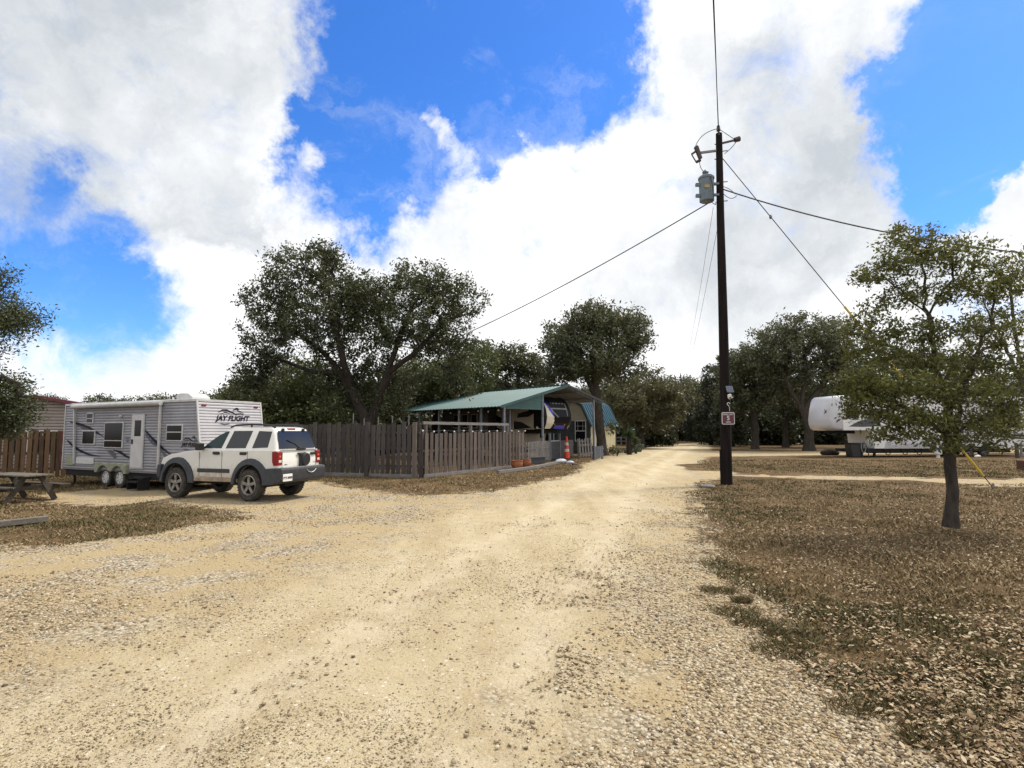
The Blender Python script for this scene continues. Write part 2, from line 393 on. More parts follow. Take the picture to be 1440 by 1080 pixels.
hgt = t.m('ADD', t.m('MULTIPLY', t.m('SUBTRACT', 1.0, vd), t.m('SUBTRACT', 1.0, t.m('MULTIPLY', mr, .65))), t.m('ADD', nC, t.m('MULTIPLY', nD, .6)))
bp = t.n('ShaderNodeBump', {'Strength': .9, 'Distance': .022, 'Height': hgt}); t.set(bs.inputs['Normal'], bp.outputs[0])

nyy, nxx = GX.shape
idx = np.arange(nyy * nxx).reshape(nyy, nxx)
quads = np.stack([idx[:-1, :-1], idx[:-1, 1:], idx[1:, 1:], idx[1:, :-1]], -1).reshape(-1, 4)
cr = SDR.ravel()[quads].mean(1); cg = SDG.ravel()[quads].mean(1)
AV = np.stack([GX, GY, GZ], -1).reshape(-1, 3)
for nm, sel in (('gravel_road', cr > 0), ('gravel_apron', (cr <= 0) & (cg > 0)), ('grass_ground', (cr <= 0) & (cg <= 0))):
    q = quads[sel]; u, inv = np.unique(q, return_inverse=True)
    o = np_mesh(nm, AV[u], inv.reshape(-1, 4), gm, smooth=True); o['kind'] = 'structure'
    for an, arr in (('sd_road', SDR), ('sd_gravel', SDG), ('track', TRK)):
        at = o.data.attributes.new(an, 'FLOAT', 'POINT'); at.data.foreach_set('value', np.clip(arr.ravel()[u], -6, 6).astype(np.float32))

def scatter(n, dmin, dmax, amax, seed):  # points thinning out with distance from the drive's near end
    r = np.random.default_rng(seed)
    d = dmin * (dmax / dmin) ** r.random(n); a = (r.random(n) * 2 - 1) * amax
    return d * a, d
def pebbles(name, x, y, s, m, seed):
    r = np.random.default_rng(seed); n = len(x)
    cube = np.array([(i, j, k) for i in (-1, 1) for j in (-1, 1) for k in (-1, 1)], float)
    V = cube[None] * (1 + (r.random((n, 8, 3)) - .5) * 1.25) * .5
    V *= (s[:, None] * (np.stack([np.ones(n), .6 + .4 * r.random(n), .35 + .35 * r.random(n)], -1)))[:, None, :]
    a = r.random(n) * 6.283; ca, sa = np.cos(a)[:, None], np.sin(a)[:, None]
    tl = (r.random(n) - .5)[:, None] * .8
    X = V[..., 0] * ca - V[..., 1] * sa; Y = V[..., 0] * sa + V[..., 1] * ca; Z = V[..., 2] + V[..., 0] * tl * .5
    z = zrel(x, y) - .012
    V = np.stack([X + x[:, None], Y + y[:, None], Z + (z + s * .12)[:, None]], -1).reshape(-1, 3)
    f = np.array([(0, 1, 3, 2), (4, 6, 7, 5), (0, 4, 5, 1), (2, 3, 7, 6), (0, 2, 6, 4), (1, 5, 7, 3)])
    F = (np.arange(n)[:, None, None] * 8 + f[None]).reshape(-1, 4)
    return tag(np_mesh(name, V, F, m, rnd=np.repeat(r.random(n), 8)), kind='stuff')
def rmat(name, stops, rough=.85, trans=0):
    m = bpy.data.materials.new(name); m.use_nodes = True; t = NT(m.node_tree); b = m.node_tree.nodes['Principled BSDF']
    c = t.ramp(t.n('ShaderNodeAttribute', attribute_name='rnd').outputs['Fac'], stops)
    c = t.mix(t.m('MULTIPLY', t.noise(t.n('ShaderNodeTexCoord').outputs['Object'], 90, 3), .35), c, (.2, .15, .09))
    t.set(b.inputs['Base Color'], c); b.inputs['Roughness'].default_value = rough; b.inputs['Specular IOR Level'].default_value = .2
    return m
M_stone = rmat('limestone_pebble', [(0, (.07, .05, .035)), (.16, (.20, .15, .095)), (.34, (.36, .285, .185)), (.65, (.50, .42, .29)), (.9, (.58, .52, .41)), (.97, (.36, .24, .12)), (1, (.40, .28, .16))])
def smooth_ok(x, y):
    return sdist(ROAD, x, y) + vnoise(x, y, .9, 8) * 1.2, sdist(GRAV, x, y) + vnoise(x, y, .7, 9) * 1.0
x, y = scatter(400000, 1.5, 19, 1.15, 11); dr, dg = smooth_ok(x, y)
k = (np.random.default_rng(6).random(len(x)) < 1 - sm(dr + vnoise(x, y, .5, 77) * 1.2, -.55, 1.1)) & (dg > -.05 - .35 * np.random.default_rng(3).random(len(x)))
k &= np.random.default_rng(2).random(len(x)) < np.clip(sm(vnoise(x * .8 + y * .35, y * 1.3 - x * .25, 2.3, 17) + .5 * vnoise(x, y, .6, 18), -.18, .28) + .8 * sm(x, 0, 1.5), .05, 1)
x, y = x[k][:110000], y[k][:110000]; r = np.random.default_rng(12)
pebbles('loose_gravel', x, y, (.007 + .017 * r.random(len(x)) ** 2.2) * (1 + .010 * np.hypot(x, y)), M_stone, 13)
x, y = scatter(260000, 1.5, 11, 1.0, 19); dr, dg = smooth_ok(x, y)
k = (dr > -.2) & (np.random.default_rng(8).random(len(x)) < np.clip((.34 + 1.1 * vnoise(x, y, 1.1, 25) + .6 * vnoise(x, y, .3, 26)) * (1 - .75 * wheel_tracks(x, y)), .03, 1))
x, y = x[k][:60000], y[k][:60000]
pebbles('road_grit', x, y, (.0035 + .006 * r.random(len(x)) ** 2) * (1 + .05 * np.hypot(x, y)), rmat('road_grit', [(0, (.10, .075, .045)), (.3, (.25, .19, .115)), (.6, (.46, .38, .25)), (1, (.62, .55, .42))]), 20)
x, y = scatter(60000, 1.5, 22, .95, 14); dr, dg = smooth_ok(x, y)
k = (dr >= 0) & (np.random.default_rng(4).random(len(x)) < .03 + 1.6 * np.clip(vnoise(x, y, 1.3, 21) + vnoise(x, y, .4, 22) * .6, 0, 1) + .5 * np.exp(-np.clip(dr, 0, 9) / .5))
x, y = x[k][:16000], y[k][:16000]
pebbles('road_pebbles', x, y, (.005 + .017 * r.random(len(x)) ** 4) * (1 + .012 * np.hypot(x, y)), rmat('road_pebble', [(0, (.12, .09, .06)), (.35, (.26, .2, .13)), (.7, (.45, .36, .24)), (1, (.62, .56, .45))]), 15)

# grass blades (short and winter-brown, green tussocks along the gravel edge) and fallen leaves
def blades(name, x, y, hgt, tone, m, seed, wd=.005):
    r = np.random.default_rng(seed); n = len(x); a = r.random(n) * 6.283; le = (r.random(n) * 1.1 + .15) * hgt
    w = wd * (1 + .10 * np.hypot(x, y)); z = zrel(x, y) - .016
    ca, sa = np.cos(a), np.sin(a); b = r.random(n) * 6.283
    p = np.stack([x, y, z], -1); s = np.stack([ca * w, sa * w, 0 * w], -1)
    lean = np.stack([np.cos(b) * le, np.sin(b) * le, hgt * .55], -1)
    V = np.stack([p - s, p + s, p + s * .7 + lean * .6 + np.stack([0 * w, 0 * w, hgt * .25], -1), p + lean * 1.25 + np.stack([0 * w, 0 * w, hgt * .25], -1)], 1).reshape(-1, 3)
    F = np.arange(4 * n).reshape(n, 4)
    return tag(np_mesh(name, V, F, m, rnd=np.repeat(np.clip(tone + (r.random(n) - .5) * .8, 0, 1), 4)), kind='stuff')
M_grass = rmat('winter_grass', [(0, (.05, .06, .018)), (.25, (.10, .10, .036)), (.45, (.105, .072, .036)), (.7, (.22, .148, .075)), (.9, (.34, .25, .14)), (1, (.42, .33, .2))], .8)
x, y = scatter(620000, 2.0, 34, 1.15, 31); dr, dg = smooth_ok(x, y); rr = np.random.default_rng(32).random(len(x))
clump = vnoise(x, y, .9, 33) + vnoise(x, y, .25, 34) * .7
k = (dg < -.03) & (rr < np.clip(.62 + clump * 1.1, .12, 1)) & (y < 45)
x, y, cl = x[k][:270000], y[k][:270000], clump[k][:270000]
hh = (.018 + .03 * np.random.default_rng(35).random(len(x))) * (1 + np.clip(cl, 0, 1) * .8) * (1 + .012 * np.hypot(x, y))
blades('dry_grass', x, y, hh, .64 - .40 * sm(vnoise(x, y, 2.4, 36) + cl * .3 + .08 * sm(x, 3, 7) + .16 * sm(-x, 2, 5) + .10 * (1 - sm(y, 4, 7)), .09, .42), M_grass, 37)
r = np.random.default_rng(41); tx, ty, tt = [], [], []
TUS = [(1035, 860), (1060, 875), (1045, 845), (1090, 890), (1110, 905), (1100, 915), (1210, 995), (1330, 1020), (1360, 1000), (1345, 1045), (1300, 1045), (1385, 930),
       (1420, 1000), (1250, 950), (1320, 930), (1010, 830), (1400, 960), (1290, 990)]
for (px, py) in TUS:
    c = G(px, py); n = 300; R_ = .05 + .11 * r.random(); a = r.random(n) * 6.283; q = np.sqrt(r.random(n)) * R_
    tx.append(c.x + np.cos(a) * q * 1.5); ty.append(c.y + np.sin(a) * q)
x, y = np.concatenate(tx), np.concatenate(ty)
blades('grass_tussocks', x, y, .03 + .05 * r.random(len(x)), .30, M_grass, 42, .0028)
def litter(name, x, y, s, m, seed):
    r = np.random.default_rng(seed); n = len(x); a = r.random(n) * 6.283; z = zrel(x, y) + .012 + .022 * r.random(n)
    d = np.stack([np.cos(a), np.sin(a), (r.random(n) - .5) * .9], -1) * s[:, None]
    e = np.stack([-np.sin(a), np.cos(a), (r.random(n) - .5) * 1.1], -1) * (s * (.3 + .25 * r.random(n)))[:, None]
    p = np.stack([x, y, z], -1); up = np.zeros((n, 3)); up[:, 2] = s * .35 * (r.random(n) - .2)
    V = np.stack([p - d, p - e * .9 - d * .3 + up, p + d * .45 - e, p + d, p + d * .35 + e, p - d * .35 + e + up], 1).reshape(-1, 3)
    b = np.arange(n)[:, None] * 6
    F = np.concatenate([b + np.array([0, 1, 4, 5]), b + np.array([1, 2, 3, 4])])
    return tag(np_mesh(name, V, F, m, rnd=np.repeat(r.random(n), 6)), kind='stuff')
M_litter = rmat('dry_leaf', [(0, (.07, .04, .02)), (.3, (.17, .105, .055)), (.6, (.30, .215, .12)), (.88, (.46, .37, .24)), (.97, (.50, .43, .31)), (1, (.36, .17, .05))], .7)
x, y = scatter(220000, 1.9, 20, 1.15, 51); dr, dg = smooth_ok(x, y); rr = np.random.default_rng(52).random(len(x))
dens = np.clip(.50 + .35 * (1 - sm(y, 3.5, 6)) + vnoise(x, y, 1.2, 53) * 1.3 + vnoise(x, y, .4, 54) * .6, .03, 1) * (1 - .65 * sm(y, 9, 18)) * sm(x, -.5, 2)
k = (dg < .25 - rr) & (rr < dens + .03)
x, y = x[k][:30000], y[k][:30000]
litter('leaf_litter', x, y, .009 + .017 * np.random.default_rng(55).random(len(x)) ** 1.5, M_litter, 56)

# ------------------------------------------------------------------ trees
M_bark = mat('oak_bark', (.05, .042, .035), .95, .25, 9, .9, 22, stretch=(1, 1, .35), spec=.1)
M_bark_far = mat('grey_oak_bark', (.07, .06, .05), .95, .25, 9, 1.0, 30, stretch=(1, 1, .35), spec=.1)
L_oak = leaf_mat('live_oak_leaf', (.018, .027, .013), (.095, .115, .056))
L_green = leaf_mat('green_leaf', (.030, .042, .015), (.135, .165, .062))
L_grey = leaf_mat('grey_oak_leaf', (.032, .040, .022), (.135, .150, .085))
L_olive = leaf_mat('olive_leaf', (.032, .040, .011), (.19, .205, .055), .36)
L_brown = leaf_mat('brown_oak_leaf', (.040, .040, .020), (.15, .145, .075))
L_cedar = leaf_mat('cedar_leaf', (.010, .015, .007), (.04, .05, .02), .1)

def tube_np(P, R, n):
    P = np.asarray(P, float); m = len(P); T = np.gradient(P, axis=0); T /= np.linalg.norm(T, axis=1)[:, None] + 1e-9
    a = np.cross(T[0], (0, 0, 1.0) if abs(T[0][2]) < .9 else (1.0, 0, 0)); a /= np.linalg.norm(a)
    ang = np.arange(n) * 2 * np.pi / n; V = []
    for i in range(m):
        a = a - T[i] * a.dot(T[i]); a /= np.linalg.norm(a) + 1e-9; b = np.cross(T[i], a)
        V.append(P[i] + (np.cos(ang)[:, None] * a + np.sin(ang)[:, None] * b) * R[i])
    i0 = (np.arange(m - 1)[:, None] * n + np.arange(n)[None]); i1 = (np.arange(m - 1)[:, None] * n + (np.arange(n)[None] + 1) % n)
    return np.concatenate(V), np.stack([i0, i1, i1 + n, i0 + n], -1).reshape(-1, 4)

def tree(name, limbs, blobs_, ntar, nleaf, lsize, r0, seed, bark, leaf, parent, rt=.007, csig=.22, shell=.42, step=.45, rmin=0.0, flat=.0, spread=1.0, zmul=1.0):
    """limbs: polylines of the trunk and main boughs (the first starts at the foot); blobs_: ellipsoids of foliage (x,y,z,rx,ry,rz,share)"""
    r = np.random.default_rng(seed)
    pos, par = [], []
    for li, L in enumerate(limbs):
        L = np.array(L, float)
        if li == 0: prev = -1
        else:
            dd = np.linalg.norm(np.array(pos) - L[0], axis=1); prev = int(dd.argmin()); L = L[1:]
            L = np.vstack([pos[prev], L])
        pts = []
        for a, b in zip(L[:-1], L[1:]):
            k = max(1, int(np.linalg.norm(b - a) / step)); pts += [a + (b - a) * i / k for i in range(1 if (li or pts) else 0, k + 1)] if not (li == 0 and not pts) else [a + (b - a) * i / k for i in range(k + 1)]
        for j, p in enumerate(pts):
            amp = .05 if li else .025 * min(1, j / 3)
            pos.append(p + (r.random(3) - .5) * 2 * amp); par.append(prev); prev = len(pos) - 1
    w = np.array([b[6] if len(b) > 6 else 1 for b in blobs_], float); w /= w.sum()
    T = []
    for b, share in zip(blobs_, w):
        n = int(round(ntar * share)); v = r.normal(size=(n, 3)); v /= np.linalg.norm(v, axis=1)[:, None]
        q = (r.random(n) ** shell)[:, None] * (.85 + .3 * r.random((n, 1))); T.append(np.array(b[:3]) + v * q * np.array(b[3:6]) * spread * np.array([1, 1, zmul]))
    T = np.concatenate(T); T = T[T[:, 2] > .25]
    S0 = np.array(pos); d0 = np.array([np.min(np.linalg.norm(S0 - q, axis=1)) for q in T]); T = T[np.argsort(d0)]
    P = np.zeros((len(pos) + len(T) * 6 + 10, 3)); P[:len(pos)] = pos; n = len(pos); nl = n; tips = []
    hz = P[:n].copy()
    for q in T:
        d = np.linalg.norm(P[:n] - q, axis=1) + np.maximum(0, P[:n, 2] - q[2]) * .6
        i = int(d.argmin()); v = q - P[i]; L = np.linalg.norm(v); k = int(np.clip(L / step, 1, 5)); p0 = P[i].copy(); pv = i
        bend = np.array([0, 0, 1.0]) * L * .10 * (r.random() - .3) + r.normal(size=3) * L * .06
        for j in range(1, k + 1):
            s = j / k; P[n] = p0 + v * s + bend * math.sin(math.pi * s) + (r.normal(size=3) * .035 * L if j < k else 0); par.append(pv); pv = n; n += 1
        tips.append(pv)
    P = P[:n]; par = np.array(par); kids = [[] for _ in range(n)]
    for i in range(n):
        if par[i] >= 0: kids[par[i]].append(i)
    nt = np.zeros(n); nt[tips] = 1
    for i in range(n - 1, -1, -1):
        if par[i] >= 0: nt[par[i]] += max(nt[i], .5)
    R = rt + (r0 - rt) * (nt / nt[0]) ** .6
    V, F, o = [], [], 0
    starts = [0] + [c for i in range(n) for c in kids[i] if c != max(kids[i], key=lambda q: nt[q])]
    for s in starts:
        ch = [s] if par[s] < 0 else [par[s], s]; i = s
        while kids[i]:
            i = max(kids[i], key=lambda q: nt[q]); ch.append(i)
        if len(ch) < 2: continue
        rr = R[ch].copy()
        if par[s] >= 0: rr[0] = min(rr[0], rr[1] * 1.15)
        if rr[0] < rmin: continue
        if par[s] < 0: rr[0] *= 1.5; rr[1] *= 1.12 if len(rr) > 1 else 1
        rr[-1] *= .5
        v, f = tube_np(P[ch], rr, 10 if rr[0] > .09 else (5 if rr[0] > .025 else 3)); V.append(v); F.append(f + o); o += len(v)
    trunk = np_mesh('trunk', np.concatenate(V), np.concatenate(F), bark, parent=parent, smooth=True)
    # leaves
    tp = P[tips]; m = len(tp); ct = r.random(m); N = m * nleaf
    tone = vnoise(tp[:, 0] + tp[:, 2] * .7, tp[:, 1] + tp[:, 2], 1.2, seed) + .5
    back = np.array([P[par[i]] for i in tips])
    a = r.random((m, nleaf, 1)); a = (a * 1.15); c = tp[:, None] * a + back[:, None] * (1 - a) + r.normal(size=(m, nleaf, 3)) * csig * np.array([1, 1, 1 - flat])
    c = c.reshape(-1, 3); s = lsize * (.6 + .8 * r.random(N))
    nrm = r.normal(size=(N, 3)) + np.array([0, 0, .5]); nrm /= np.linalg.norm(nrm, axis=1)[:, None]
    u = np.cross(nrm, r.normal(size=(N, 3))); u /= np.linalg.norm(u, axis=1)[:, None] + 1e-9; v = np.cross(nrm, u)
    u *= s[:, None]; v *= (s * .42)[:, None]
    LV = np.stack([c - u, c - v + nrm * s[:, None] * .12, c + u, c + v + nrm * s[:, None] * .12], 1).reshape(-1, 3)
    rn = np.clip(.45 * np.repeat(tone, nleaf) + .2 * np.repeat(ct, nleaf) + .35 * r.random(N), 0, 1)
    crown = np_mesh('crown', LV, np.arange(4 * N).reshape(N, 4), leaf, rnd=np.repeat(rn, 4), parent=parent)
    return trunk, crown

def loc_of(px, Y): k = D(px, 600, Y); return (k.x, k.y, gzf(k.x, k.y))
# 1. great spreading live oak behind the plank fence
def rel(base, lst): return [(D(px, py, base[1] + dy).x - base[0], dy, D(px, py, base[1] + dy).z - base[2]) for px, py, dy in lst]
def relb(base, lst):
    out = []
    for px, py, dy, rx, ry, rz, w in lst:
        p = D(px, py, base[1] + dy); k = (base[1] + dy) / 800; out.append((p.x - base[0], dy, p.z - base[2], rx * k, ry * k, rz * k, w))
    return out
b = loc_of(516, 28.0)
oak = thing('live_oak', 'large spreading dark oak with forked trunk behind the weathered plank fence', 'tree', b)
tree('oak', [rel(b, [(516, 655, 0), (515, 625, 0), (517, 600, 0)]),
             rel(b, [(517, 602, 0), (505, 570, .2), (480, 525, 0), (450, 490, .3), (420, 470, 0), (390, 455, 0)]),
             rel(b, [(517, 600, 0), (530, 570, 0), (545, 525, -.2), (560, 480, -.3), (575, 440, 0), (590, 410, 0)]),
             rel(b, [(492, 545, 0), (480, 500, -1), (470, 440, -1), (455, 390, 0)]),
             rel(b, [(548, 520, 0), (590, 490, -1), (630, 450, 0), (660, 440, 0)]),
             rel(b, [(480, 525, 0), (430, 520, .5), (380, 500, 1)])],
     relb(b, [(435, 385, 0, 62, 70, 40, 1.3), (385, 440, 0, 48, 60, 60, 1.3), (375, 500, 1, 40, 50, 45, .7), (450, 450, -.5, 70, 70, 50, 1.5), (590, 400, 0, 58, 60, 34, 1.1), (640, 425, 0, 48, 55, 42, .8),
              (575, 450, -1, 55, 60, 45, 1.1), (630, 480, 0, 50, 50, 30, .7), (505, 420, 1, 40, 60, 45, .45), (480, 520, 1.5, 60, 60, 35, .8), (560, 520, 1.5, 60, 50, 35, .6), (650, 520, 1, 35, 40, 40, .5), (520, 460, .3, 60, 60, 50, 1.3), (510, 415, .2, 45, 55, 30, .9), (350, 530, 1, 26, 40, 30, .4), (515, 560, 1.5, 75, 60, 45, 1.6), (458, 355, 0, 26, 30, 18, .3)]),
     2700, 22, .085, .36, 21, M_bark, L_oak, oak, rt=.010, csig=.15)
# 2. dense thicket oak left of it
b = loc_of(395, 33.0)
t_ = thing('thicket_oak', 'low dense dark green oak between the trailer nose and the big oak', 'tree', b)
tree('t', [rel(b, [(395, 660, 0), (398, 620, 0), (402, 590, 0)]), rel(b, [(400, 600, 0), (360, 570, 0), (340, 550, 0)]), rel(b, [(400, 600, 0), (440, 560, 0), (455, 530, 0)])],
     relb(b, [(400, 550, 0, 62, 60, 42, 2), (345, 565, 0, 38, 50, 35, 1), (455, 555, 0, 50, 50, 50, 1.5), (380, 600, -1, 70, 50, 40, 1.2), (470, 605, -1, 60, 50, 45, 1.2), (425, 520, 1, 40, 40, 20, .5)]),
     900, 26, .10, .2, 22, M_bark, L_green, t_, csig=.2)
b = loc_of(610, 40.0)
t_ = thing('green_oak', 'paler green oak rising behind the carport roof beside the big oak', 'tree', b)
tree('t', [rel(b, [(610, 645, 0), (612, 600, 0), (615, 560, 0)]), rel(b, [(614, 570, 0), (575, 540, 0), (555, 520, 0)]), rel(b, [(614, 570, 0), (650, 530, 0), (670, 500, 0)])],
     relb(b, [(600, 530, 0, 60, 60, 35, 1.5), (665, 510, 0, 40, 50, 35, 1), (560, 545, 0, 45, 50, 35, 1), (640, 540, 0, 60, 40, 28, 1), (530, 590, -1, 40, 40, 40, .9)]),
     850, 26, .12, .24, 23, M_bark, L_green, t_, csig=.22)
b = loc_of(735, 46.0)
t_ = thing('gnarled_oak', 'gnarled oak with bare curving boughs above the green carport roof', 'tree', b)
tree('t', [rel(b, [(735, 640, 0), (733, 600, 0), (730, 570, 0)]), rel(b, [(731, 575, 0), (715, 545, 0), (690, 530, 0), (670, 540, 0)]), rel(b, [(731, 575, 0), (745, 540, 0), (775, 535, 0)]), rel(b, [(731, 570, 0), (728, 530, 0), (735, 510, 0)])],
     relb(b, [(725, 510, 0, 40, 40, 24, 1.3), (695, 500, 0, 24, 40, 20, .6), (760, 530, 0, 35, 40, 28, .9), (690, 545, 0, 30, 40, 22, .6), (730, 560, 1, 60, 40, 25, .6)]),
     520, 24, .13, .3, 24, M_bark, L_grey, t_, csig=.21)
# 4. oak in front of the shed
b = loc_of(849, 40.5)
t_ = thing('yard_oak', 'tall grey-green oak with leaning bare trunk in front of the cream shed', 'tree', b)
tree('t', [rel(b, [(847, 640.5, 0), (845, 615, 0), (842, 585, 0), (839, 560, 0), (836, 535, 0)]), rel(b, [(838, 555, 0), (820, 520, 0), (800, 490, 0)]), rel(b, [(837, 540, 0), (860, 510, 0), (890, 480, 0)]), rel(b, [(836, 535, 0), (835, 490, 0), (838, 455, 0)]), rel(b, [(845, 600, 0), (851, 590, -.2), (857, 603, -.3)])],
     relb(b, [(835, 455, 0, 52, 60, 30, 1.5), (790, 480, 0, 35, 50, 35, 1), (885, 470, 0, 34, 50, 32, 1), (835, 500, -1, 60, 60, 35, 1.6), (800, 518, 0, 40, 40, 22, .8), (862, 520, 0, 45, 40, 22, .7), (858, 601, -.3, 6, 10, 4, .03)]),
     1150, 26, .12, .33, 25, M_bark_far, L_grey, t_, csig=.21)
# 5. right of it, leaning over the road
def simple_oak(name, label, px, Y, pxb, leaf, n, seed, r0=.25, nleaf=24, ls=.13, limbs=None, bark=None, csig=.22):
    b = loc_of(px, Y); t_ = thing(name, label, 'tree', b)
    lim = limbs or []
    tree('t', [rel(b, lim[0] if lim else [(px, 606 + 1376 / Y, 0), (px + 1, 606 + 600 / Y, 0), (px + 1, 606 - 800 / Y, 0)])] + [rel(b, q) for q in lim[1:]], relb(b, pxb), n, nleaf, ls, r0, seed, bark or M_bark_far, leaf, t_, csig=csig)
    return t_
simple_oak('road_oak', 'brownish oak leaning over the lane just right of the cream shed', 905, 56,
           [(905, 545, 0, 45, 50, 28, 1.3), (875, 570, -2, 34, 40, 28, 1), (940, 565, 0, 32, 40, 26, .8), (910, 590, 0, 45, 40, 18, .8)], L_brown, 650, 26, .3, 24, .15,
           [[(903, 630, 0), (900, 605, 0), (892, 585, 0)], [(897, 595, 0), (915, 570, 0), (935, 555, 0)], [(893, 588, 0), (880, 565, 0), (878, 545, 0)]])
simple_oak('sparse_oak', 'thin half-bare oak at the far end of the lane behind the distant pole', 950, 84,
           [(950, 555, 0, 32, 50, 30, 1), (925, 545, 0, 18, 40, 18, .5), (975, 560, 0, 22, 40, 28, .7)], L_brown, 420, 27, .26, 9, .2,
           [[(950, 622, 0), (950, 595, 0), (948, 570, 0)], [(950, 590, 0), (970, 560, 0), (978, 540, 0)], [(949, 580, 0), (930, 555, 0), (925, 535, 0)]])
simple_oak('grove_oak', 'broad round oak with dark limbs right of the utility pole, nearest the white camper', 1138, 50,
           [(1130, 470, 0, 70, 60, 30, 1.5), (1180, 490, 0, 50, 50, 40, 1), (1085, 500, 0, 50, 50, 32, 1), (1130, 520, 1, 70, 50, 30, 1), (1200, 540, 0, 40, 50, 40, .8)], L_grey, 1100, 28, .4, 26, .13,
           [[(1138, 634, 0), (1137, 600, 0), (1128, 570, 0)], [(1133, 590, 0), (1110, 545, 0), (1090, 505, 0), (1075, 490, 0)], [(1129, 572, 0), (1132, 520, 0), (1130, 475, 0)], [(1132, 580, 0), (1165, 530, 0), (1185, 490, 0)]])
simple_oak('grove_oak', 'oak with crossing branches at the left edge of the right-hand grove', 1060, 54,
           [(1060, 510, 0, 42, 50, 28, 1.1), (1030, 520, 0, 26, 40, 30, .7), (1075, 550, 0, 55, 50, 30, 1), (1040, 560, 0, 40, 40, 28, .8)], L_grey, 750, 29, .3, 25, .14,
           [[(1062, 632, 0), (1063, 605, 0), (1060, 580, 0)], [(1061, 590, 0), (1085, 555, 0), (1105, 535, 0)], [(1060, 582, 0), (1045, 540, 0), (1038, 515, 0)], [(1060, 580, 0), (1062, 540, 0), (1060, 505, 0)]])
simple_oak('grove_oak', 'slim oak standing between the two broad oaks of the right-hand grove', 1105, 60,
           [(1105, 540, 0, 45, 50, 30, 1), (1120, 575, 0, 50, 50, 25, .7), (1150, 560, 0, 35, 50, 30, .8)], L_grey, 520, 30, .28, 24, .15,
           [[(1105, 629, 0), (1104, 600, 0), (1100, 565, 0)], [(1103, 590, 0), (1130, 555, 0), (1150, 540, 0)]])
for i, (px, Y, top, wd, lb) in enumerate([(1000, 70, 512, 26, 'dark cedar left of the utility pole at the bend of the lane'), (1030, 64, 550, 30, 'dark bushy cedar right of the utility pole'), (980, 90, 560, 22, 'low dark cedar behind the white tank')]):
    k = (606 - top); b_ = [(px, top + k * .35, 0, wd * .55, 30, k * .4, .8), (px - 4, 590, 0, wd * .8, 34, 30, 1.2), (px + 5, 612, 0, wd, 34, 16, .8)]
    simple_oak('cedar', lb, px, Y, b_, L_cedar, 420, 31 + i, .2, 26, .16)
# far right, half bare, behind the camper
simple_oak('bare_oak', 'half-bare oak with steep slanting limbs behind the right end of the white camper', 1445, 47,
           [(1400, 410, 0, 40, 40, 45, .8), (1450, 380, 0, 45, 40, 40, .8), (1380, 470, 0, 45, 40, 40, .8), (1470, 460, 0, 60, 50, 50, 1)], L_brown, 420, 35, .26, 8, .10,
           [[(1445, 636, 0), (1443, 580, 0), (1438, 530, 0)], [(1440, 545, 0), (1410, 480, 0), (1385, 430, 0), (1375, 400, 0)], [(1438, 530, 0), (1425, 450, 0), (1420, 390, 0)], [(1438, 530, 0), (1460, 440, 0), (1470, 370, 0)]], csig=.2)
simple_oak('shade_oak', 'dark full oak directly behind the white camper on the right', 1290, 56,
           [(1290, 520, 0, 70, 50, 45, 1.3), (1240, 540, 0, 45, 50, 45, 1), (1350, 540, 0, 60, 50, 40, 1), (1300, 585, 0, 90, 40, 28, 1)], L_grey, 800, 36, .35, 25, .15)
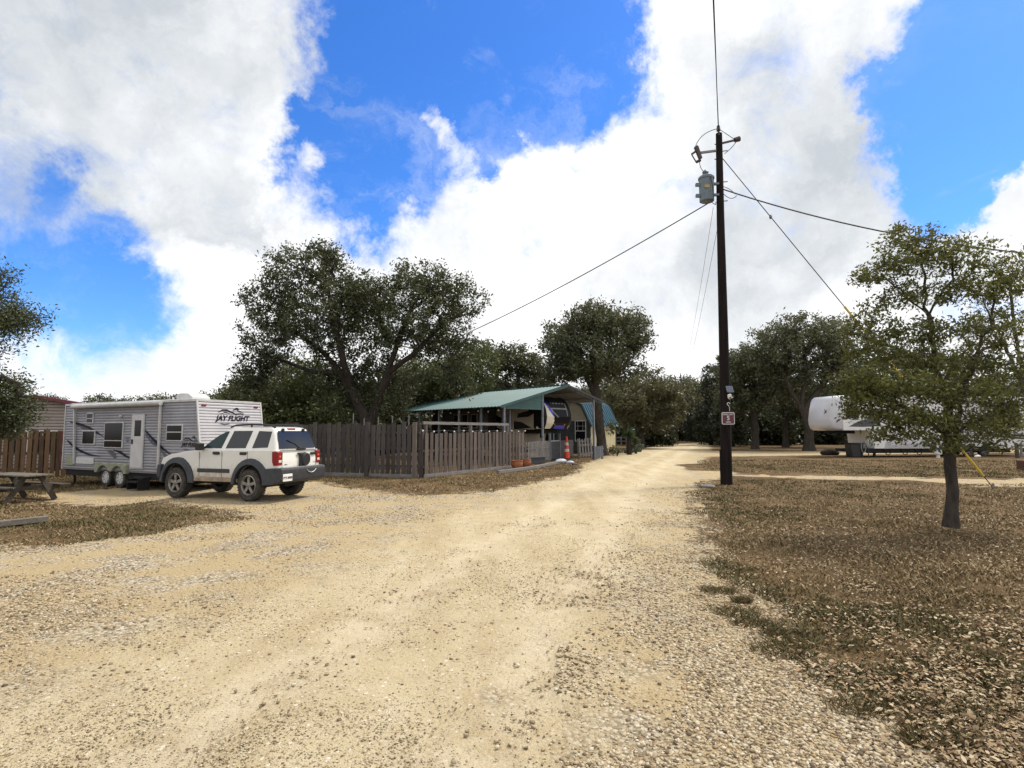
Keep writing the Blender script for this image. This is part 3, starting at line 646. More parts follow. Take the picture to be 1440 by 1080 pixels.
# foreground small oak
b = loc_of(1337, 9.95); b = (b[0], b[1], -.02)
t_ = thing('young_oak', 'small young olive-leaved oak standing alone in the brown grass at right', 'tree', b)
tree('t', [rel(b, [(1337, 742, 0), (1338, 715, 0), (1340, 690, 0), (1336, 655, 0), (1334, 625, 0), (1330, 590, 0)]),
           rel(b, [(1328, 592, 0), (1318, 540, 0), (1312, 490, 0), (1305, 440, .1), (1296, 390, .2), (1285, 345, .2)]),
           rel(b, [(1332, 620, 0), (1348, 580, 0), (1362, 540, -.2), (1375, 500, -.3), (1390, 460, -.3), (1400, 420, -.2)]),
           rel(b, [(1330, 605, 0), (1285, 580, -.4), (1240, 560, -.7), (1205, 545, -.9)]), rel(b, [(1316, 520, 0), (1270, 495, .4), (1225, 480, .6), (1200, 470, .7)]),
           rel(b, [(1308, 450, .1), (1330, 410, 0), (1345, 370, -.2)]), rel(b, [(1335, 600, 0), (1390, 585, .6), (1430, 570, .9)]),
           rel(b, [(1305, 440, .1), (1265, 410, 0), (1235, 380, -.1)]), rel(b, [(1340, 590, 0), (1330, 560, -1), (1320, 540, -1.4)]), rel(b, [(1375, 500, -.3), (1410, 480, 0), (1440, 450, .2)])],
     relb(b, [(1275, 338, .2, 40, 50, 14, .6), (1310, 352, .2, 34, 50, 16, .6), (1255, 372, 0, 40, 50, 13, .6), (1215, 392, 0, 22, 40, 9, .25), (1340, 362, -.2, 44, 60, 16, .7), (1395, 375, -.2, 46, 60, 16, .6), (1420, 400, -.2, 40, 60, 16, .5),
              (1370, 410, -.1, 44, 60, 14, .5), (1300, 410, .1, 60, 60, 12, .55), (1250, 425, .2, 40, 60, 10, .35), (1215, 455, .4, 34, 60, 14, .5), (1262, 470, .3, 46, 60, 13, .6), (1320, 465, -.2, 56, 70, 14, .6), (1400, 460, 0, 56, 70, 20, .8),
              (1222, 495, .2, 38, 60, 14, .6), (1290, 510, -.2, 60, 80, 16, .9), (1370, 510, .2, 60, 80, 18, 1.0), (1430, 520, .2, 40, 80, 20, .8), (1212, 535, -.6, 34, 60, 18, .7), (1262, 545, -.8, 50, 70, 16, .9), (1330, 552, -.5, 56, 80, 16, .9), (1400, 560, .2, 60, 80, 20, 1.1),
              (1235, 578, -.6, 46, 60, 14, .7), (1290, 590, -.6, 46, 60, 12, .6), (1350, 596, -.2, 60, 80, 13, .7), (1420, 592, .5, 50, 60, 16, .7), (1262, 612, -.4, 40, 60, 9, .4), (1330, 622, -.2, 40, 60, 9, .3), (1385, 620, .2, 46, 60, 10, .35), (1200, 560, -.8, 20, 40, 14, .25)]),
     3000, 10, .036, .092, 41, M_bark_far, L_olive, t_, rt=.0032, csig=.06, step=.17, flat=.2, shell=.42, zmul=1.45)
# left edge tree
b = loc_of(-75, 16.5)
t_ = thing('edge_oak', 'dark oak reaching in over the brown fence at the left edge', 'tree', b)
tree('t', [rel(b, [(-75, 690, 0), (-75, 620, 0), (-70, 560, 0), (-65, 500, 0)]), rel(b, [(-72, 590, 0), (-40, 550, 0), (0, 530, 0), (25, 540, 0)]), rel(b, [(-68, 520, 0), (-30, 470, 0), (20, 440, 0), (55, 450, 0)]), rel(b, [(-65, 500, 0), (-40, 430, 0), (-10, 385, 0)])],
     relb(b, [(-20, 410, 0, 50, 60, 45, 1), (10, 450, 0, 56, 50, 24, 1), (-60, 480, 0, 70, 70, 70, 1.2), (-10, 560, 0, 55, 50, 45, 1.5), (-50, 580, -.4, 70, 60, 45, 1.2), (10, 590, 0, 32, 40, 26, .6), (-120, 440, 0, 70, 60, 70, 1)]),
     1000, 26, .05, .24, 42, M_bark, L_oak, t_, rt=.006, csig=.16)
# woods beyond: four kinds, each tree an object
protos = []
for i, (lf, n, s) in enumerate([(L_grey, 420, 61), (L_brown, 300, 62), (L_oak, 480, 63)]):
    tr = thing('woodland_oak', 'x', 'tree', (0, 0, 0))
    tree('t', [[(0, 0, -.2), (.1, 0, 1.2), (.2, .1, 2.6)], [(.2, .1, 2.4), (1.6, .4, 4.5), (2.6, .2, 6)], [(.2, .1, 2.5), (-1.5, -.3, 4.6), (-2.6, 0, 5.6)], [(.2, .1, 2.6), (.1, .6, 5), (0, .4, 7)]],
         [(0, 0, 6.6, 3, 2.6, 1.7, 1.4), (2.5, .3, 5.4, 1.9, 2, 1.6, 1), (-2.5, 0, 5.2, 2, 2, 1.7, 1), (.3, -.6, 4.6, 3.2, 2.6, 1.5, 1.2), (0, 0, 2.6, 3.0, 2.2, 1.4, .7)], n, 24, .17, .24, s, M_bark_far, lf, tr, csig=.26)
    protos.append(tr)
br = thing('woodland_bush', 'x', 'bush', (0, 0, 0))
tree('t', [[(0, 0, -.1), (0, 0, .8), (.1, 0, 1.4)], [(0, 0, .6), (.9, .2, 1.4)], [(0, 0, .6), (-.9, -.2, 1.4)]], [(0, 0, 1.7, 1.7, 1.4, 1.2, 1.2), (1.1, .2, 1.1, 1.1, 1, 1, .8), (-1.1, 0, 1.1, 1.1, 1, 1, .8)], 330, 26, .14, .08, 64, M_bark_far, L_cedar, br, csig=.3)
r = random.Random(9)
spots = []
for k in range(46):                       # behind carport, lane and camper
    px = 560 + 980 * (k + r.random()) / 46; Y = r.uniform(72, 118)
    if 930 < px < 1000: Y = max(Y, 104)
    spots.append((px, Y, 'right'))
for k in range(12): spots.append((300 + 300 * (k + r.random()) / 12, r.uniform(48, 75), 'left'))
for (px, Y) in ((165, 42), (190, 47), (140, 55), (290, 46), (330, 40), (60, 70), (-30, 60), (230, 60)): spots.append((px, Y, 'trailer'))
LB = {'right': ('one of the grey-brown oaks in the far wood beyond the carport, lane and white camper', 'far wood beyond the lane'),
      'left': ('one of the dark oaks in the wood behind the big oak and thicket', 'wood behind the big oak'),
      'trailer': ('one of the dark tree tops showing over the silver trailer and tan house', 'trees behind the trailer')}
used = [False] * 3
for px, Y, reg in spots:
    i = r.randrange(3); q = protos[i]
    if used[i]: q = copy_tree(protos[i])
    used[i] = True
    c = D(px, 606, Y); s = r.uniform(.95, 1.35) if reg != 'trailer' else r.uniform(.62, .72)
    if reg == 'trailer': s = ((606 - 556) / 800 * Y + 1.72) / 8.3 * r.uniform(.93, 1.05)
    if reg == 'left': s = ((606 - r.uniform(520, 560)) / 800 * Y + 1.72) / 8.3
    if reg == 'right': s = ((606 - r.uniform(528, 562)) / 800 * Y + 1.72) / 8.3
    q.location = (c.x, c.y, 0); q.scale = (s, s, s * r.uniform(.92, 1.05)); q.rotation_euler = (0, 0, r.uniform(0, 6.28))
    q['label'], q['group'] = LB[reg]
first = True
bsp = [(r.uniform(1040, 1560), r.uniform(66, 100), 'right') for _ in range(34)] + [(r.uniform(850, 985), r.uniform(98, 125), 'right') for _ in range(16)] + [(r.uniform(870, 930), r.uniform(62, 84), 'right') for _ in range(7)] + [(r.uniform(320, 760), r.uniform(44, 75), 'left') for _ in range(26)]
for px, Y, reg in bsp:
    q = br if first else copy_tree(br); first = False
    c = D(px, 606, Y); s = r.uniform(1.0, 1.9)
    q.location = (c.x, c.y, 0); q.scale = (s * 1.15, s * 1.15, s); q.rotation_euler = (0, 0, r.uniform(0, 6.28))
    q['label'], q['group'] = (('dark cedar bush in the undergrowth of the far wood, right half of the photo', 'undergrowth of the far wood') if reg == 'right' else ('dark cedar bush in the undergrowth behind the plank fence and carport', 'undergrowth behind the fence'))

# ------------------------------------------------------------------ vehicles
M_jeep = mat('cream_car_paint', (.68, .67, .63), .3, .02, 3, coat=.8, dirt=((.33, .25, .17), .82, .75))
M_plastic = mat('grey_plastic', (.04, .043, .052), .65, .2, 8, .1, 60)
M_black = mat('black_trim', (.012, .012, .013), .5, .1)
M_glass = mat('dark_tinted_glass', (.006, .007, .010), .12, .05, spec=.12)
M_glass2 = mat('green_tinted_glass', (.02, .04, .045), .10, .05, spec=.2)
M_tyre = mat('tyre_rubber', (.022, .021, .02), .85, .3, 12, .5, 50, col2=(.06, .05, .04))
M_alloy = mat('dull_alloy', (.34, .33, .31), .45, .2, 9, metal=.6, col2=(.17, .15, .12))
M_red = mat('red_lens', (.22, .008, .010), .18, .05)
M_clear = mat('clear_lens', (.65, .6, .55), .2, .05)
M_amber = mat('amber_lens', (.5, .14, .02), .2, .05)
M_plate = mat('white_plate', (.75, .75, .75), .5, .05)
M_under = mat('chassis_black', (.010, .010, .010), .9, .2)
M_white = mat('white_enamel', (.62, .62, .61), .45, .06, 5)
M_chrome = mat('bright_strip', (.6, .6, .62), .3, .1, metal=.7)

def wheel(parent, x, y, r, w, side, rim_mat, spokes=5, rim_r=.56, name='wheel'):
    """tyre with rim, hub on the outer side (side = +1 / -1 along y); origin at the axle"""
    root = MB()
    root.lathe([(r * .62, -w / 2), (r * .90, -w / 2 * 1.04), (r * .97, -w / 2 * .82), (r, -w / 2 * .55), (r, w / 2 * .55), (r * .97, w / 2 * .82), (r * .90, w / 2 * 1.04), (r * .62, w / 2)], 28, (x, y, r), 'y', caps=False)
    root.lathe([(r * .62, -w / 2), (r * .62, w / 2)], 28, (x, y, r), 'y', caps=False)
    for k in range(36):                                              # tread blocks
        a = 2 * math.pi * k / 36; R = Matrix.Rotation(-a, 3, 'Y')
        for sy in (-1, 1):
            p = R @ Vector((r * .985, 0, 0)); root.box((x + p.x, y + sy * w * .25, r + p.z), (r * .05, w * .42, r * .10), R=R)
    wl = root.build(name, M_tyre, parent, smooth=40)
    rb = MB(); o = side * w * .5; rr = r * rim_r
    rb.lathe([(r * .64, o), (r * .60, o + side * .012), (rr, o - side * .015), (rr * .97, o - side * .06)], 28, (x, y, r), 'y', caps=False)
    rb.lathe([(rr * .97, o - side * .075), (.001, o - side * .07)], 28, (x, y, r), 'y', caps=False, mi=1)
    rb.lathe([(rr * .30, o - side * .05), (rr * .28, o - side * .005), (rr * .16, o + side * .005), (.001, o + side * .005)], 14, (x, y, r), 'y', caps=False)
    for k in range(spokes):
        a = 2 * math.pi * k / spokes + .3; R = Matrix.Rotation(-a, 3, 'Y'); c = R @ Vector((rr * .6, 0, 0))
        rb.box((x + c.x, y + o - side * .028, r + c.z), (rr * .85, .035, rr * (.34 if spokes == 5 else .26)), R=R)
    rb.build('rim', [rim_mat, M_under], wl, smooth=40)
    return wl

# --- the cream off-roader ---------------------------------------------------
a_, b_ = G(349, 705), G(246, 700)
hd = (b_ - a_ ).normalized(); lf = Vector((-hd.y, hd.x, 0))          # lf is the car's left = photo side? checked below
# forward points left/away; the side we see is the car's left side
JL = -lf if lf.dot(Vector((0, -1, 0))) < 0 else lf
ang = math.atan2(hd.y, hd.x)
mid = a_ + hd * 1.25 * .89                                                   # rear axle at x=-1.25
org = mid - JL * .90 * .91
car = thing('off_road_car', 'cream boxy off-road car with dark grey fenders parked on the gravel before the silver trailer', 'car', (org.x, org.y, 0), ang)
car.scale = (.89, .91, .98)
sy = 1 if Matrix.Rotation(ang, 3, 'Z') @ Vector((0, 1, 0)) @ JL > 0 else -1
BELT, ROOF, WY, RY = 1.27, 1.845, .86, .66
def arc(cx, cz, r, a0, a1, n=9): return [(cx + r * math.cos(math.radians(a0 + (a1 - a0) * i / (n - 1))), cz + r * math.sin(math.radians(a0 + (a1 - a0) * i / (n - 1)))) for i in range(n)]
FX, RX, WR = 1.40, -1.25, .395
prof = [(-2.10, .52), (-2.17, .78), (-2.17, 1.05), (-2.10, BELT), (.62, BELT - .01), (1.15, 1.21), (1.75, 1.12), (2.03, 1.03), (2.12, .85), (2.10, .55), (FX + .50, .52)] + arc(FX, .42, .50, 12, 168) + [(FX - .50, .50), (RX + .50, .50)] + arc(RX, .42, .50, 12, 168) + [(RX - .50, .52)]
mb = MB(); mb.prism(prof, -WY, WY)
for i in range(len(mb.v)):
    x, y, z = mb.v[i]
    if x > 1.5: y *= 1 - .06 * (x - 1.5) / .6
    mb.v[i] = (x, y, z)
# greenhouse: pillars and roof, crowned
def gy(z): return WY - .015 - (z - BELT) / (ROOF - BELT) * (WY - .015 - RY)
secs = []
n = 9
def sec(xb, xt, k): pass
st_b = [(.60, BELT - .02)]; gh = MB()
lev = [(BELT - .02, .64, -2.10), (1.45, .34, -2.04), (1.65, .02, -1.95), (1.785, -.22, -1.88), (1.835, -.36, -1.80), (1.862, -.62, -1.62)]
NX = 14
for z, xf, xr in lev:
    yy = gy(min(z, 1.80)) * (1 if z < 1.80 else (.97 if z < 1.85 else .80))
    ring = []
    rc = .10
    for sx, sy_ in ((1, -1), (1, 1), (-1, 1), (-1, -1)):
        cx = (xf - rc) if sx > 0 else (xr + rc); cy = sy_ * (yy - rc)
        a0 = {(1, -1): -90, (1, 1): 0, (-1, 1): 90, (-1, -1): 180}[(sx, sy_)]
        for k in range(5):
            a = math.radians(a0 + 90 * k / 4); ring.append((cx + rc * math.cos(a), cy + rc * math.sin(a), z))
    secs.append(ring)
base_i = len(mb.v); m_ = len(secs[0])
mb.add([p for rg in secs for p in rg], [(i * m_ + k, i * m_ + (k + 1) % m_, (i + 1) * m_ + (k + 1) % m_, (i + 1) * m_ + k) for i in range(len(secs) - 1) for k in range(m_)] + [tuple((len(secs) - 1) * m_ + k for k in range(m_))])
mb.build('body', M_jeep, car, smooth=35, bevel=.035, seg=3)
# windows follow the leaning side: panel fn puts (x,z) on it
def side_pt(x, t, z): return (x, sy * (gy(z) + t), z)
def side_panel(name, poly, m, t0=-.02, t1=.012, parent=car, bevel=.006):
    mb = MB(); mb.prism(poly, t0, t1, fn=side_pt); return mb.build(name, m, parent, bevel=bevel, seg=1)
M_cglass = mat('car_glass', (.008, .010, .014), .06, .05, spec=.5)
wins = [('front_window', [(.50, 1.31), (-.17, 1.31), (-.31, 1.745), (-.22, 1.745), (.06, 1.62), (.34, 1.44)], M_glass2),
        ('rear_window', [(-.32, 1.31), (-1.02, 1.32), (-1.13, 1.76), (-.47, 1.755)], M_cglass), ('quarter_window', [(-1.25, 1.32), (-1.78, 1.34), (-1.80, 1.74), (-1.35, 1.755)], M_cglass)]
for nm, pl, m in wins: side_panel(nm, pl, m)
for nm, pl, m in wins:                                                # far side
    mb = MB(); mb.prism(pl, -.02, .012, fn=lambda x, t, z: (x, -sy * (gy(z) + t), z)); mb.build(nm, M_cglass, car)
# seats, wheel seen as dark forms are behind glass; windscreen and rear glass
mb = MB(); mb.add([(.60, -.66, 1.30), (.60, .66, 1.30), (-.14, .56, 1.765), (-.14, -.56, 1.765), (.57, -.66, 1.28), (.57, .66, 1.28), (-.17, .56, 1.745), (-.17, -.56, 1.745)], [(0, 1, 2, 3), (4, 5, 6, 7), (0, 1, 5, 4), (1, 2, 6, 5), (2, 3, 7, 6), (3, 0, 4, 7)]); mb.build('windscreen', M_cglass, car)
def rear_x(z): return -2.105 + (z - BELT) * (.215 / .52)
mb = MB(); mb.prism([(-.74, 1.31), (.74, 1.31), (.70, 1.55), (.63, 1.755), (-.63, 1.755), (-.70, 1.55)], 0, .02, 'yz', fn=lambda x, y, z: (rear_x(z) - .022 + x, y, z)); mb.build('rear_glass', M_cglass, car, bevel=.005, seg=1)
wp = MB(); wp.path([(rear_x(1.32) - .03, sy * -.05, 1.31), (rear_x(1.42) - .03, sy * .1, 1.42), (rear_x(1.5) - .032, sy * .38, 1.52)], .012, 5); wp.box((rear_x(1.30) - .03, sy * -.12, 1.285), (.05, .34, .03)); wp.build('rear_wiper', M_black, car)
lt = MB(); lt.box((rear_x(1.81) + .02, .02, 1.802), (.05, .30, .045)); lt.build('brake_light', M_red, car, bevel=.008)
hg = MB()
for yy in (.42, -.42): hg.box((rear_x(1.76) - .02, yy, 1.775), (.06, .07, .09))
hg.build('glass_hinge', M_black, car, bevel=.006)
# tailgate seams, handle, bare spare-wheel bracket
sm_ = MB()
for yy in (-.70, .70): sm_.box((-2.172, yy, 1.03), (.006, .012, .40))
sm_.box((-2.172, 0, .835), (.006, 1.40, .012)); sm_.box((-2.135, 0, 1.262), (.03, 1.46, .014)); sm_.build('tailgate_seam', M_black, car)
hn = MB(); hn.box((-2.18, -sy * .56, 1.16), (.05, .22, .07)); hn.build('tailgate_handle', M_black, car, bevel=.02)
bk = MB(); bk.box((-2.20, -sy * .07, 1.01), (.08, .20, .34)); bk.lathe([(.16, -2.30), (.18, -2.24), (.18, -2.17)], 12, (0, -sy * .16, 1.02), 'x'); bk.box((-2.19, -sy * .02, 1.17), (.06, .26, .05)); bk.build('spare_wheel_bracket', M_black, car, bevel=.02)
bd = MB(); bd.box((-2.174, sy * .58, .905), (.006, .05, .022)); bd.box((-2.174, sy * .53, .908), (.006, .06, .012)); bd.build('badge', M_black, car)
bd = MB()
for k in range(3): bd.box((-2.174, -sy * (.60 + .035 * k), .93), (.006, .022, .022))
bd.build('badge', M_chrome, car)
for s_ in (1, -1):
    tl = MB(); tl.prism([(-2.195, .90), (-2.19, 1.22), (-2.15, 1.25), (-1.97, 1.24), (-1.985, .98), (-2.03, .89)], .715, .885, fn=lambda x, y, z: (x, s_ * y, z)); t2 = tl.build('tail_light', M_red, car, bevel=.02)
    q = MB(); q.box((-2.19, s_ * .80, 1.00), (.012, .11, .06)); q.build('reverse_lens', M_clear, t2, bevel=.004)
    q = MB(); q.box((-2.187, s_ * .80, 1.12), (.012, .07, .05)); q.build('indicator_lens', M_amber, t2, bevel=.004)
    hl = MB(); hl.lathe([(.11, 2.02), (.11, 2.12), (.08, 2.14)], 14, (0, s_ * .58, .92), 'x'); hl.build('headlight', M_clear, car, smooth=40)
    # fenders and side cladding
    for cx, nm in ((FX, 'front_fender'), (RX, 'rear_fender')):
        f = MB(); po = arc(cx, .42, .645, -2, 182, 15); pi_ = arc(cx, .42, .485, 182, -2, 15)
        f.prism(po + pi_, .80, .955, fn=lambda x, y, z: (x, s_ * (y - (.05 if (math.hypot(x - cx, z - .42) > .6 and y > .9) else 0)), z))
        f.build(nm, M_plastic, car, smooth=40, bevel=.02)
    cl = MB(); cl.prism([(RX - .56, .40), (RX - .57, .82), (-2.19, .84), (-2.22, .52), (-2.08, .42)], .70, .945, fn=lambda x, y, z: (x, s_ * y, z)); cl.build('rear_cladding', M_plastic, car, bevel=.03, seg=3)
    cl = MB(); cl.prism([(FX + .60, .50), (FX + .58, .88), (2.12, .86), (2.14, .55)], .55, .93, fn=lambda x, y, z: (x, s_ * y, z)); cl.build('front_cladding', M_plastic, car, bevel=.03, seg=3)
    ml = MB(); ml.box((.06, s_ * (WY + .008), .735), (1.16, .03, .10)); ml.build('side_moulding', M_plastic, car, bevel=.012)
    sl = MB(); sl.box((.10, s_ * (WY - .03), .50), (1.8, .08, .10)); sl.build('sill', mat('dusty_sill', (.36, .28, .20), .8, .2), car, bevel=.02)
    for hx in (-.02, -.98):
        h = MB(); h.box((hx, s_ * (WY + .012), 1.185), (.23, .045, .075)); h.build('door_handle', M_black, car, bevel=.018)
    sms = MB()
    for pl in ([(.58, .58), (.60, 1.22)], [(-.24, .54), (-.22, 1.24)], [(-1.13, .95), (-1.12, 1.24)], [(.58, .565), (-.74, .555)]):
        (x0, z0), (x1, z1) = pl; sms.beam((x0, s_ * (WY + .0005), z0), (x1, s_ * (WY + .0005), z1), .012, .006)
    sms.build('door_seam', M_black, car)
    rl = MB(); rl.path([(-.25, s_ * .60, 1.85), (-.45, s_ * .60, 1.905), (-1.0, s_ * .61, 1.925), (-1.6, s_ * .60, 1.905), (-1.82, s_ * .595, 1.85)], [.022, .024, .024, .024, .022], 8); rl.box((-1.0, s_ * .605, 1.885), (.05, .03, .06)); rl.build('roof_rail', M_black, car, smooth=50)
    mr_ = MB(); mr_.box((.46, s_ * (WY + .13), 1.35), (.13, .22, .19)); mr_.box((.48, s_ * (WY + .02), 1.31), (.07, .10, .06)); mr_.build('wing_mirror', M_black, car, bevel=.035, seg=3)
    mf = MB(); mf.box((-1.84, s_ * .945, .50), (.25, .006, .16)); 
fc = MB(); fc.lathe([(.085, 0), (.085, .006), (.078, .008)], 18, (-1.52, 0, 1.13), 'y')
for i in range(len(fc.v)): x, y, z = fc.v[i]; fc.v[i] = (x, sy * (WY + y), z)
fc.build('fuel_door', M_jeep, car)
bm_ = MB(); bm_.prism([(-2.10, .43), (-2.33, .50), (-2.36, .56), (-2.36, .80), (-2.32, .84), (-2.10, .83)], -.93, .93); bm_.build('rear_bumper', M_plastic, car, bevel=.03, seg=3)
bt = MB(); bt.box((-2.26, 0, .842), (.14, 1.60, .012)); bt.path([(-2.372, -sy * .08, .76), (-2.374, -sy * .16, .70), (-2.374, -sy * .28, .675), (-2.374, -sy * .40, .70), (-2.372, -sy * .48, .76)], .012, 5); bt.build('bumper_step', M_chrome, car)
lp = MB(); lp.box((-2.372, sy * .70, .60), (.014, .36, .18)); lpo = lp.build('number_plate', M_plate, car, bevel=.006)
Rz = Vector((-1, 0, 0)); tx_ = Vector((0, -1, 0))
text('plate_lettering', 'FTY-8989', .085, M_from(Vector((-2.381, sy * .70, .592)), tx_, Vector((0, 0, 1)), Rz), M_black, lpo, .001, bold=.003)
bn = MB(); bn.box((2.15, 0, .66), (.14, 1.5, .26)); bn.build('front_bumper', M_plastic, car, bevel=.04, seg=3)
gr = MB()
for k in range(7): gr.box((2.09, (k - 3) * .1, .93), (.03, .055, .16))
gr.build('grille', M_black, car)
ch = MB(); ch.box((0, 0, .52), (3.9, 1.35, .26)); ch.box((FX, 0, .60), (1.0, 1.5, .50)); ch.box((RX, 0, .60), (1.0, 1.5, .50)); ch.tube((RX, -.7, .40), (RX, .7, .40), .06); ch.tube((FX, -.7, .40), (FX, .7, .40), .06); ch.box((-1.85, 0, .42), (.35, .8, .14)); ch.build('chassis', M_under, car)
for cx in (FX, RX):
    for s_ in (1, -1): wheel(car, cx, s_ * .79, WR, .27, s_, M_alloy, 5, .55)

# --- the silver travel trailer -------------------------------------------------
M_alu = mat('trailer_siding', (.31, .315, .355), .45, .12, 1.4, dirt=((.22, .21, .20), 1.0, .5), metal=.0, col2=(.24, .245, .285))
M_alu2 = mat('trailer_front_skin', (.40, .40, .435), .45, .08, 1.5, col2=(.33, .33, .365))
M_trim = mat('white_trim', (.54, .54, .54), .5, .1, 4)
M_greend = mat('mildewed_fender', (.32, .33, .26), .7, .2, 8, col2=(.20, .22, .14))
M_swoosh = mat('navy_decal', (.014, .013, .026), .45, .1, spec=.1)
M_swoosh2 = mat('grey_decal', (.11, .11, .125), .45, .1, spec=.15)
F0 = D(275, 606, 18.5); TD = Vector((-.893, .45, 0)).normalized()      # along the door side, towards the tail
TL, TW, TZ0, TZ1 = 7.85, 2.44, .56, 2.99
ang = math.atan2(-TD.y, -TD.x)
tdip = gzf(-13.5, 20.5)
R3 = Matrix.Rotation(ang, 3, 'Z')
tc = F0 + TD * (TL / 2) - (R3 @ Vector((0, -TW / 2, 0)))
trl = thing('travel_trailer', 'silver corrugated travel trailer with awning, dark swoosh stripes and rooftop unit', 'travel trailer', (tc.x, tc.y, tdip), ang)
def TP(px, py):                        # photo point on the door side -> trailer (x, z)
    a, z = on_plane(px, py, F0, TD); return (TL / 2 - a, z - tdip)
YS = -TW / 2
xl, xr = -TL / 2, TL / 2
RK = .42                               # the nose leans: its foot is this much ahead of its top
def nose(z): return xr + RK * (1 - (z - TZ0) / (TZ1 - TZ0))
core = MB(); core.prism([(xl, TZ0), (nose(TZ0), TZ0), (nose(TZ1), TZ1), (xl, TZ1)], YS + .02, -YS - .02)
body = core.build('body', M_alu, trl)
sk = MB()
pitch = .098
def wave(z): k = ((z - TZ0) / pitch) % 1; return .014 * math.sin(math.pi * k) ** .5 if k else 0
zs = []
z = TZ0 + .02
while z < TZ1 - .05: zs += [z + pitch * f for f in (0, .12, .3, .7, .88)]; z += pitch
zs = [q for q in zs if q < TZ1 - .03]
offs = [(0, .012, .024, .024, .016)[i % 5] for i in range(len(zs))]
for sgn in (-1, 1):
    vs = []; 
    for q, of in zip(zs, offs):
        for x in (xl, xl + TL * .5, nose(q) + .0): vs.append((x, sgn * (TW / 2 - .022 + of), q))
    sk.add(vs, [(i * 3 + k, i * 3 + k + 1, (i + 1) * 3 + k + 1, (i + 1) * 3 + k) for i in range(len(zs) - 1) for k in (0, 1)])
vs = []
for q, of in zip(zs, offs):
    for y in (YS, -YS): vs.append((xl - .004 - of, y, q))
sk.add(vs, [(i * 2, i * 2 + 1, i * 2 + 3, i * 2 + 2) for i in range(len(zs) - 1)])
sk.build('siding', M_alu, trl, smooth=60)
fs = MB(); vs = []
for q, of in zip(zs, offs):
    for y in (YS, -YS): vs.append((nose(q) + .004 + of * .7, y, q))
fs.add(vs, [(i * 2, i * 2 + 1, i * 2 + 3, i * 2 + 2) for i in range(len(zs) - 1)])
fsk = fs.build('front_skin', M_alu2, trl, smooth=60)
tr_ = MB()
for y in (YS, -YS):
    tr_.beam((nose(TZ0), y, TZ0), (nose(TZ1), y, TZ1), .05, .05); tr_.beam((xl, y, TZ0), (xl, y, TZ1), .05, .05); tr_.beam((xl - .02, y, TZ1 + .01), (nose(TZ1) + .02, y, TZ1 + .01), .06, .07)
tr_.beam((nose(TZ1), YS, TZ1 + .01), (nose(TZ1), -YS, TZ1 + .01), .05, .07); tr_.beam((xl, YS, TZ1 + .01), (xl, -YS, TZ1 + .01), .05, .07)
tr_.build('corner_trim', M_trim, trl)
rf = MB(); rf.prism([(xl, TZ1), (xr, TZ1), (xr - .3, TZ1 + .07), (xl + .3, TZ1 + .07)], YS + .03, -YS - .03); rf.build('roof', M_trim, trl, bevel=.02)
fl = MB(); fl.box(((xl + xr) / 2, 0, TZ0 - .12), (TL - .2, TW - .15, .22)); fl.box((xr + .9, 0, TZ0 - .12), (1.3, .12, .14)); fl.tube((xr + 1.5, 0, TZ0 - .06), (xr + 1.5, 0, .02), .045); fl.build('chassis', M_under, trl)
def t_window(px0, py0, px1, py1, bars=()):
    x0, z1 = TP(px0, py0); x1, z0 = TP(px1, py1)
    f = MB(); f.box(((x0 + x1) / 2, YS - .012, (z0 + z1) / 2), (x1 - x0 + .09, .05, z1 - z0 + .09)); w = f.build('window', M_trim, trl, bevel=.02, seg=2)
    g = MB(); g.box(((x0 + x1) / 2, YS - .032, (z0 + z1) / 2), (x1 - x0, .02, z1 - z0)); g.build('pane', M_glass, w, bevel=.004, seg=1)
    if bars:
        b = MB()
        for k in bars: b.box(((x0 + x1) / 2, YS - .043, z0 + (z1 - z0) * k), (x1 - x0, .012, .03))
        b.build('bar', M_trim, w)
t_window(124, 582, 131, 594, (.45,)); t_window(118, 606.5, 133, 624); t_window(149.5, 595, 172, 629, (.27,)); t_window(236.5, 598.5, 256, 619, (.55,))
# door
x0, z1 = TP(187.5, 583.5); x1, _ = TP(204, 583.5); _, z0 = TP(195, 658.5)
d = MB(); d.box(((x0 + x1) / 2, YS - .018, (z0 + z1) / 2), (x1 - x0, .05, z1 - z0)); dr_ = d.build('door', mat('door_skin', (.56, .56, .58), .45, .06, 3), trl, bevel=.03, seg=2)
q = MB(); xa, za = TP(191.5, 591); xb, zb = TP(199.5, 613.5); q.box(((xa + xb) / 2, YS - .038, (za + zb) / 2), (xb - xa, .02, za - zb)); q.build('door_window', M_glass, dr_, bevel=.03)
q = MB(); xa, za = TP(187, 621); q.box((xa + .03, YS - .05, za), (.08, .04, .16)); q.build('handle', M_black, dr_, bevel=.01)
q = MB(); q.box(((x0 + x1) / 2, YS - .012, (z0 + z1) / 2), (x1 - x0 + .08, .03, z1 - z0 + .08)); q.build('door_frame', M_alu2, dr_, bevel=.03)
q = MB(); xa, za = TP(171.5, 585.5); q.sphere((xa, YS - .05, za), .05, 8, 5); q.build('porch_lamp', M_clear, trl, smooth=60)
# awning roll and its arms
xa, za = TP(107, 571.5); xb, zb = TP(231, 565.5)
aw = MB(); aw.tube((xa, YS - .11, za - .02), (xb, YS - .11, zb - .03), .085, 12); aw.build('awning_roll', M_trim, trl, smooth=40)
for (pa, pb) in (((108, 572), (106, 652)), ((229, 568), (224, 657))):
    xa, za = TP(*pa); xb, zb = TP(*pb); q = MB(); q.beam((xa, YS - .08, za), (xb, YS - .05, zb), .08, .06); q.build('awning_arm', M_trim, trl, bevel=.008)
q = MB(); xa, za = TP(110, 574); q.box((xr - .3, YS - .02, TZ1 - .02), (1.2, .04, .05))
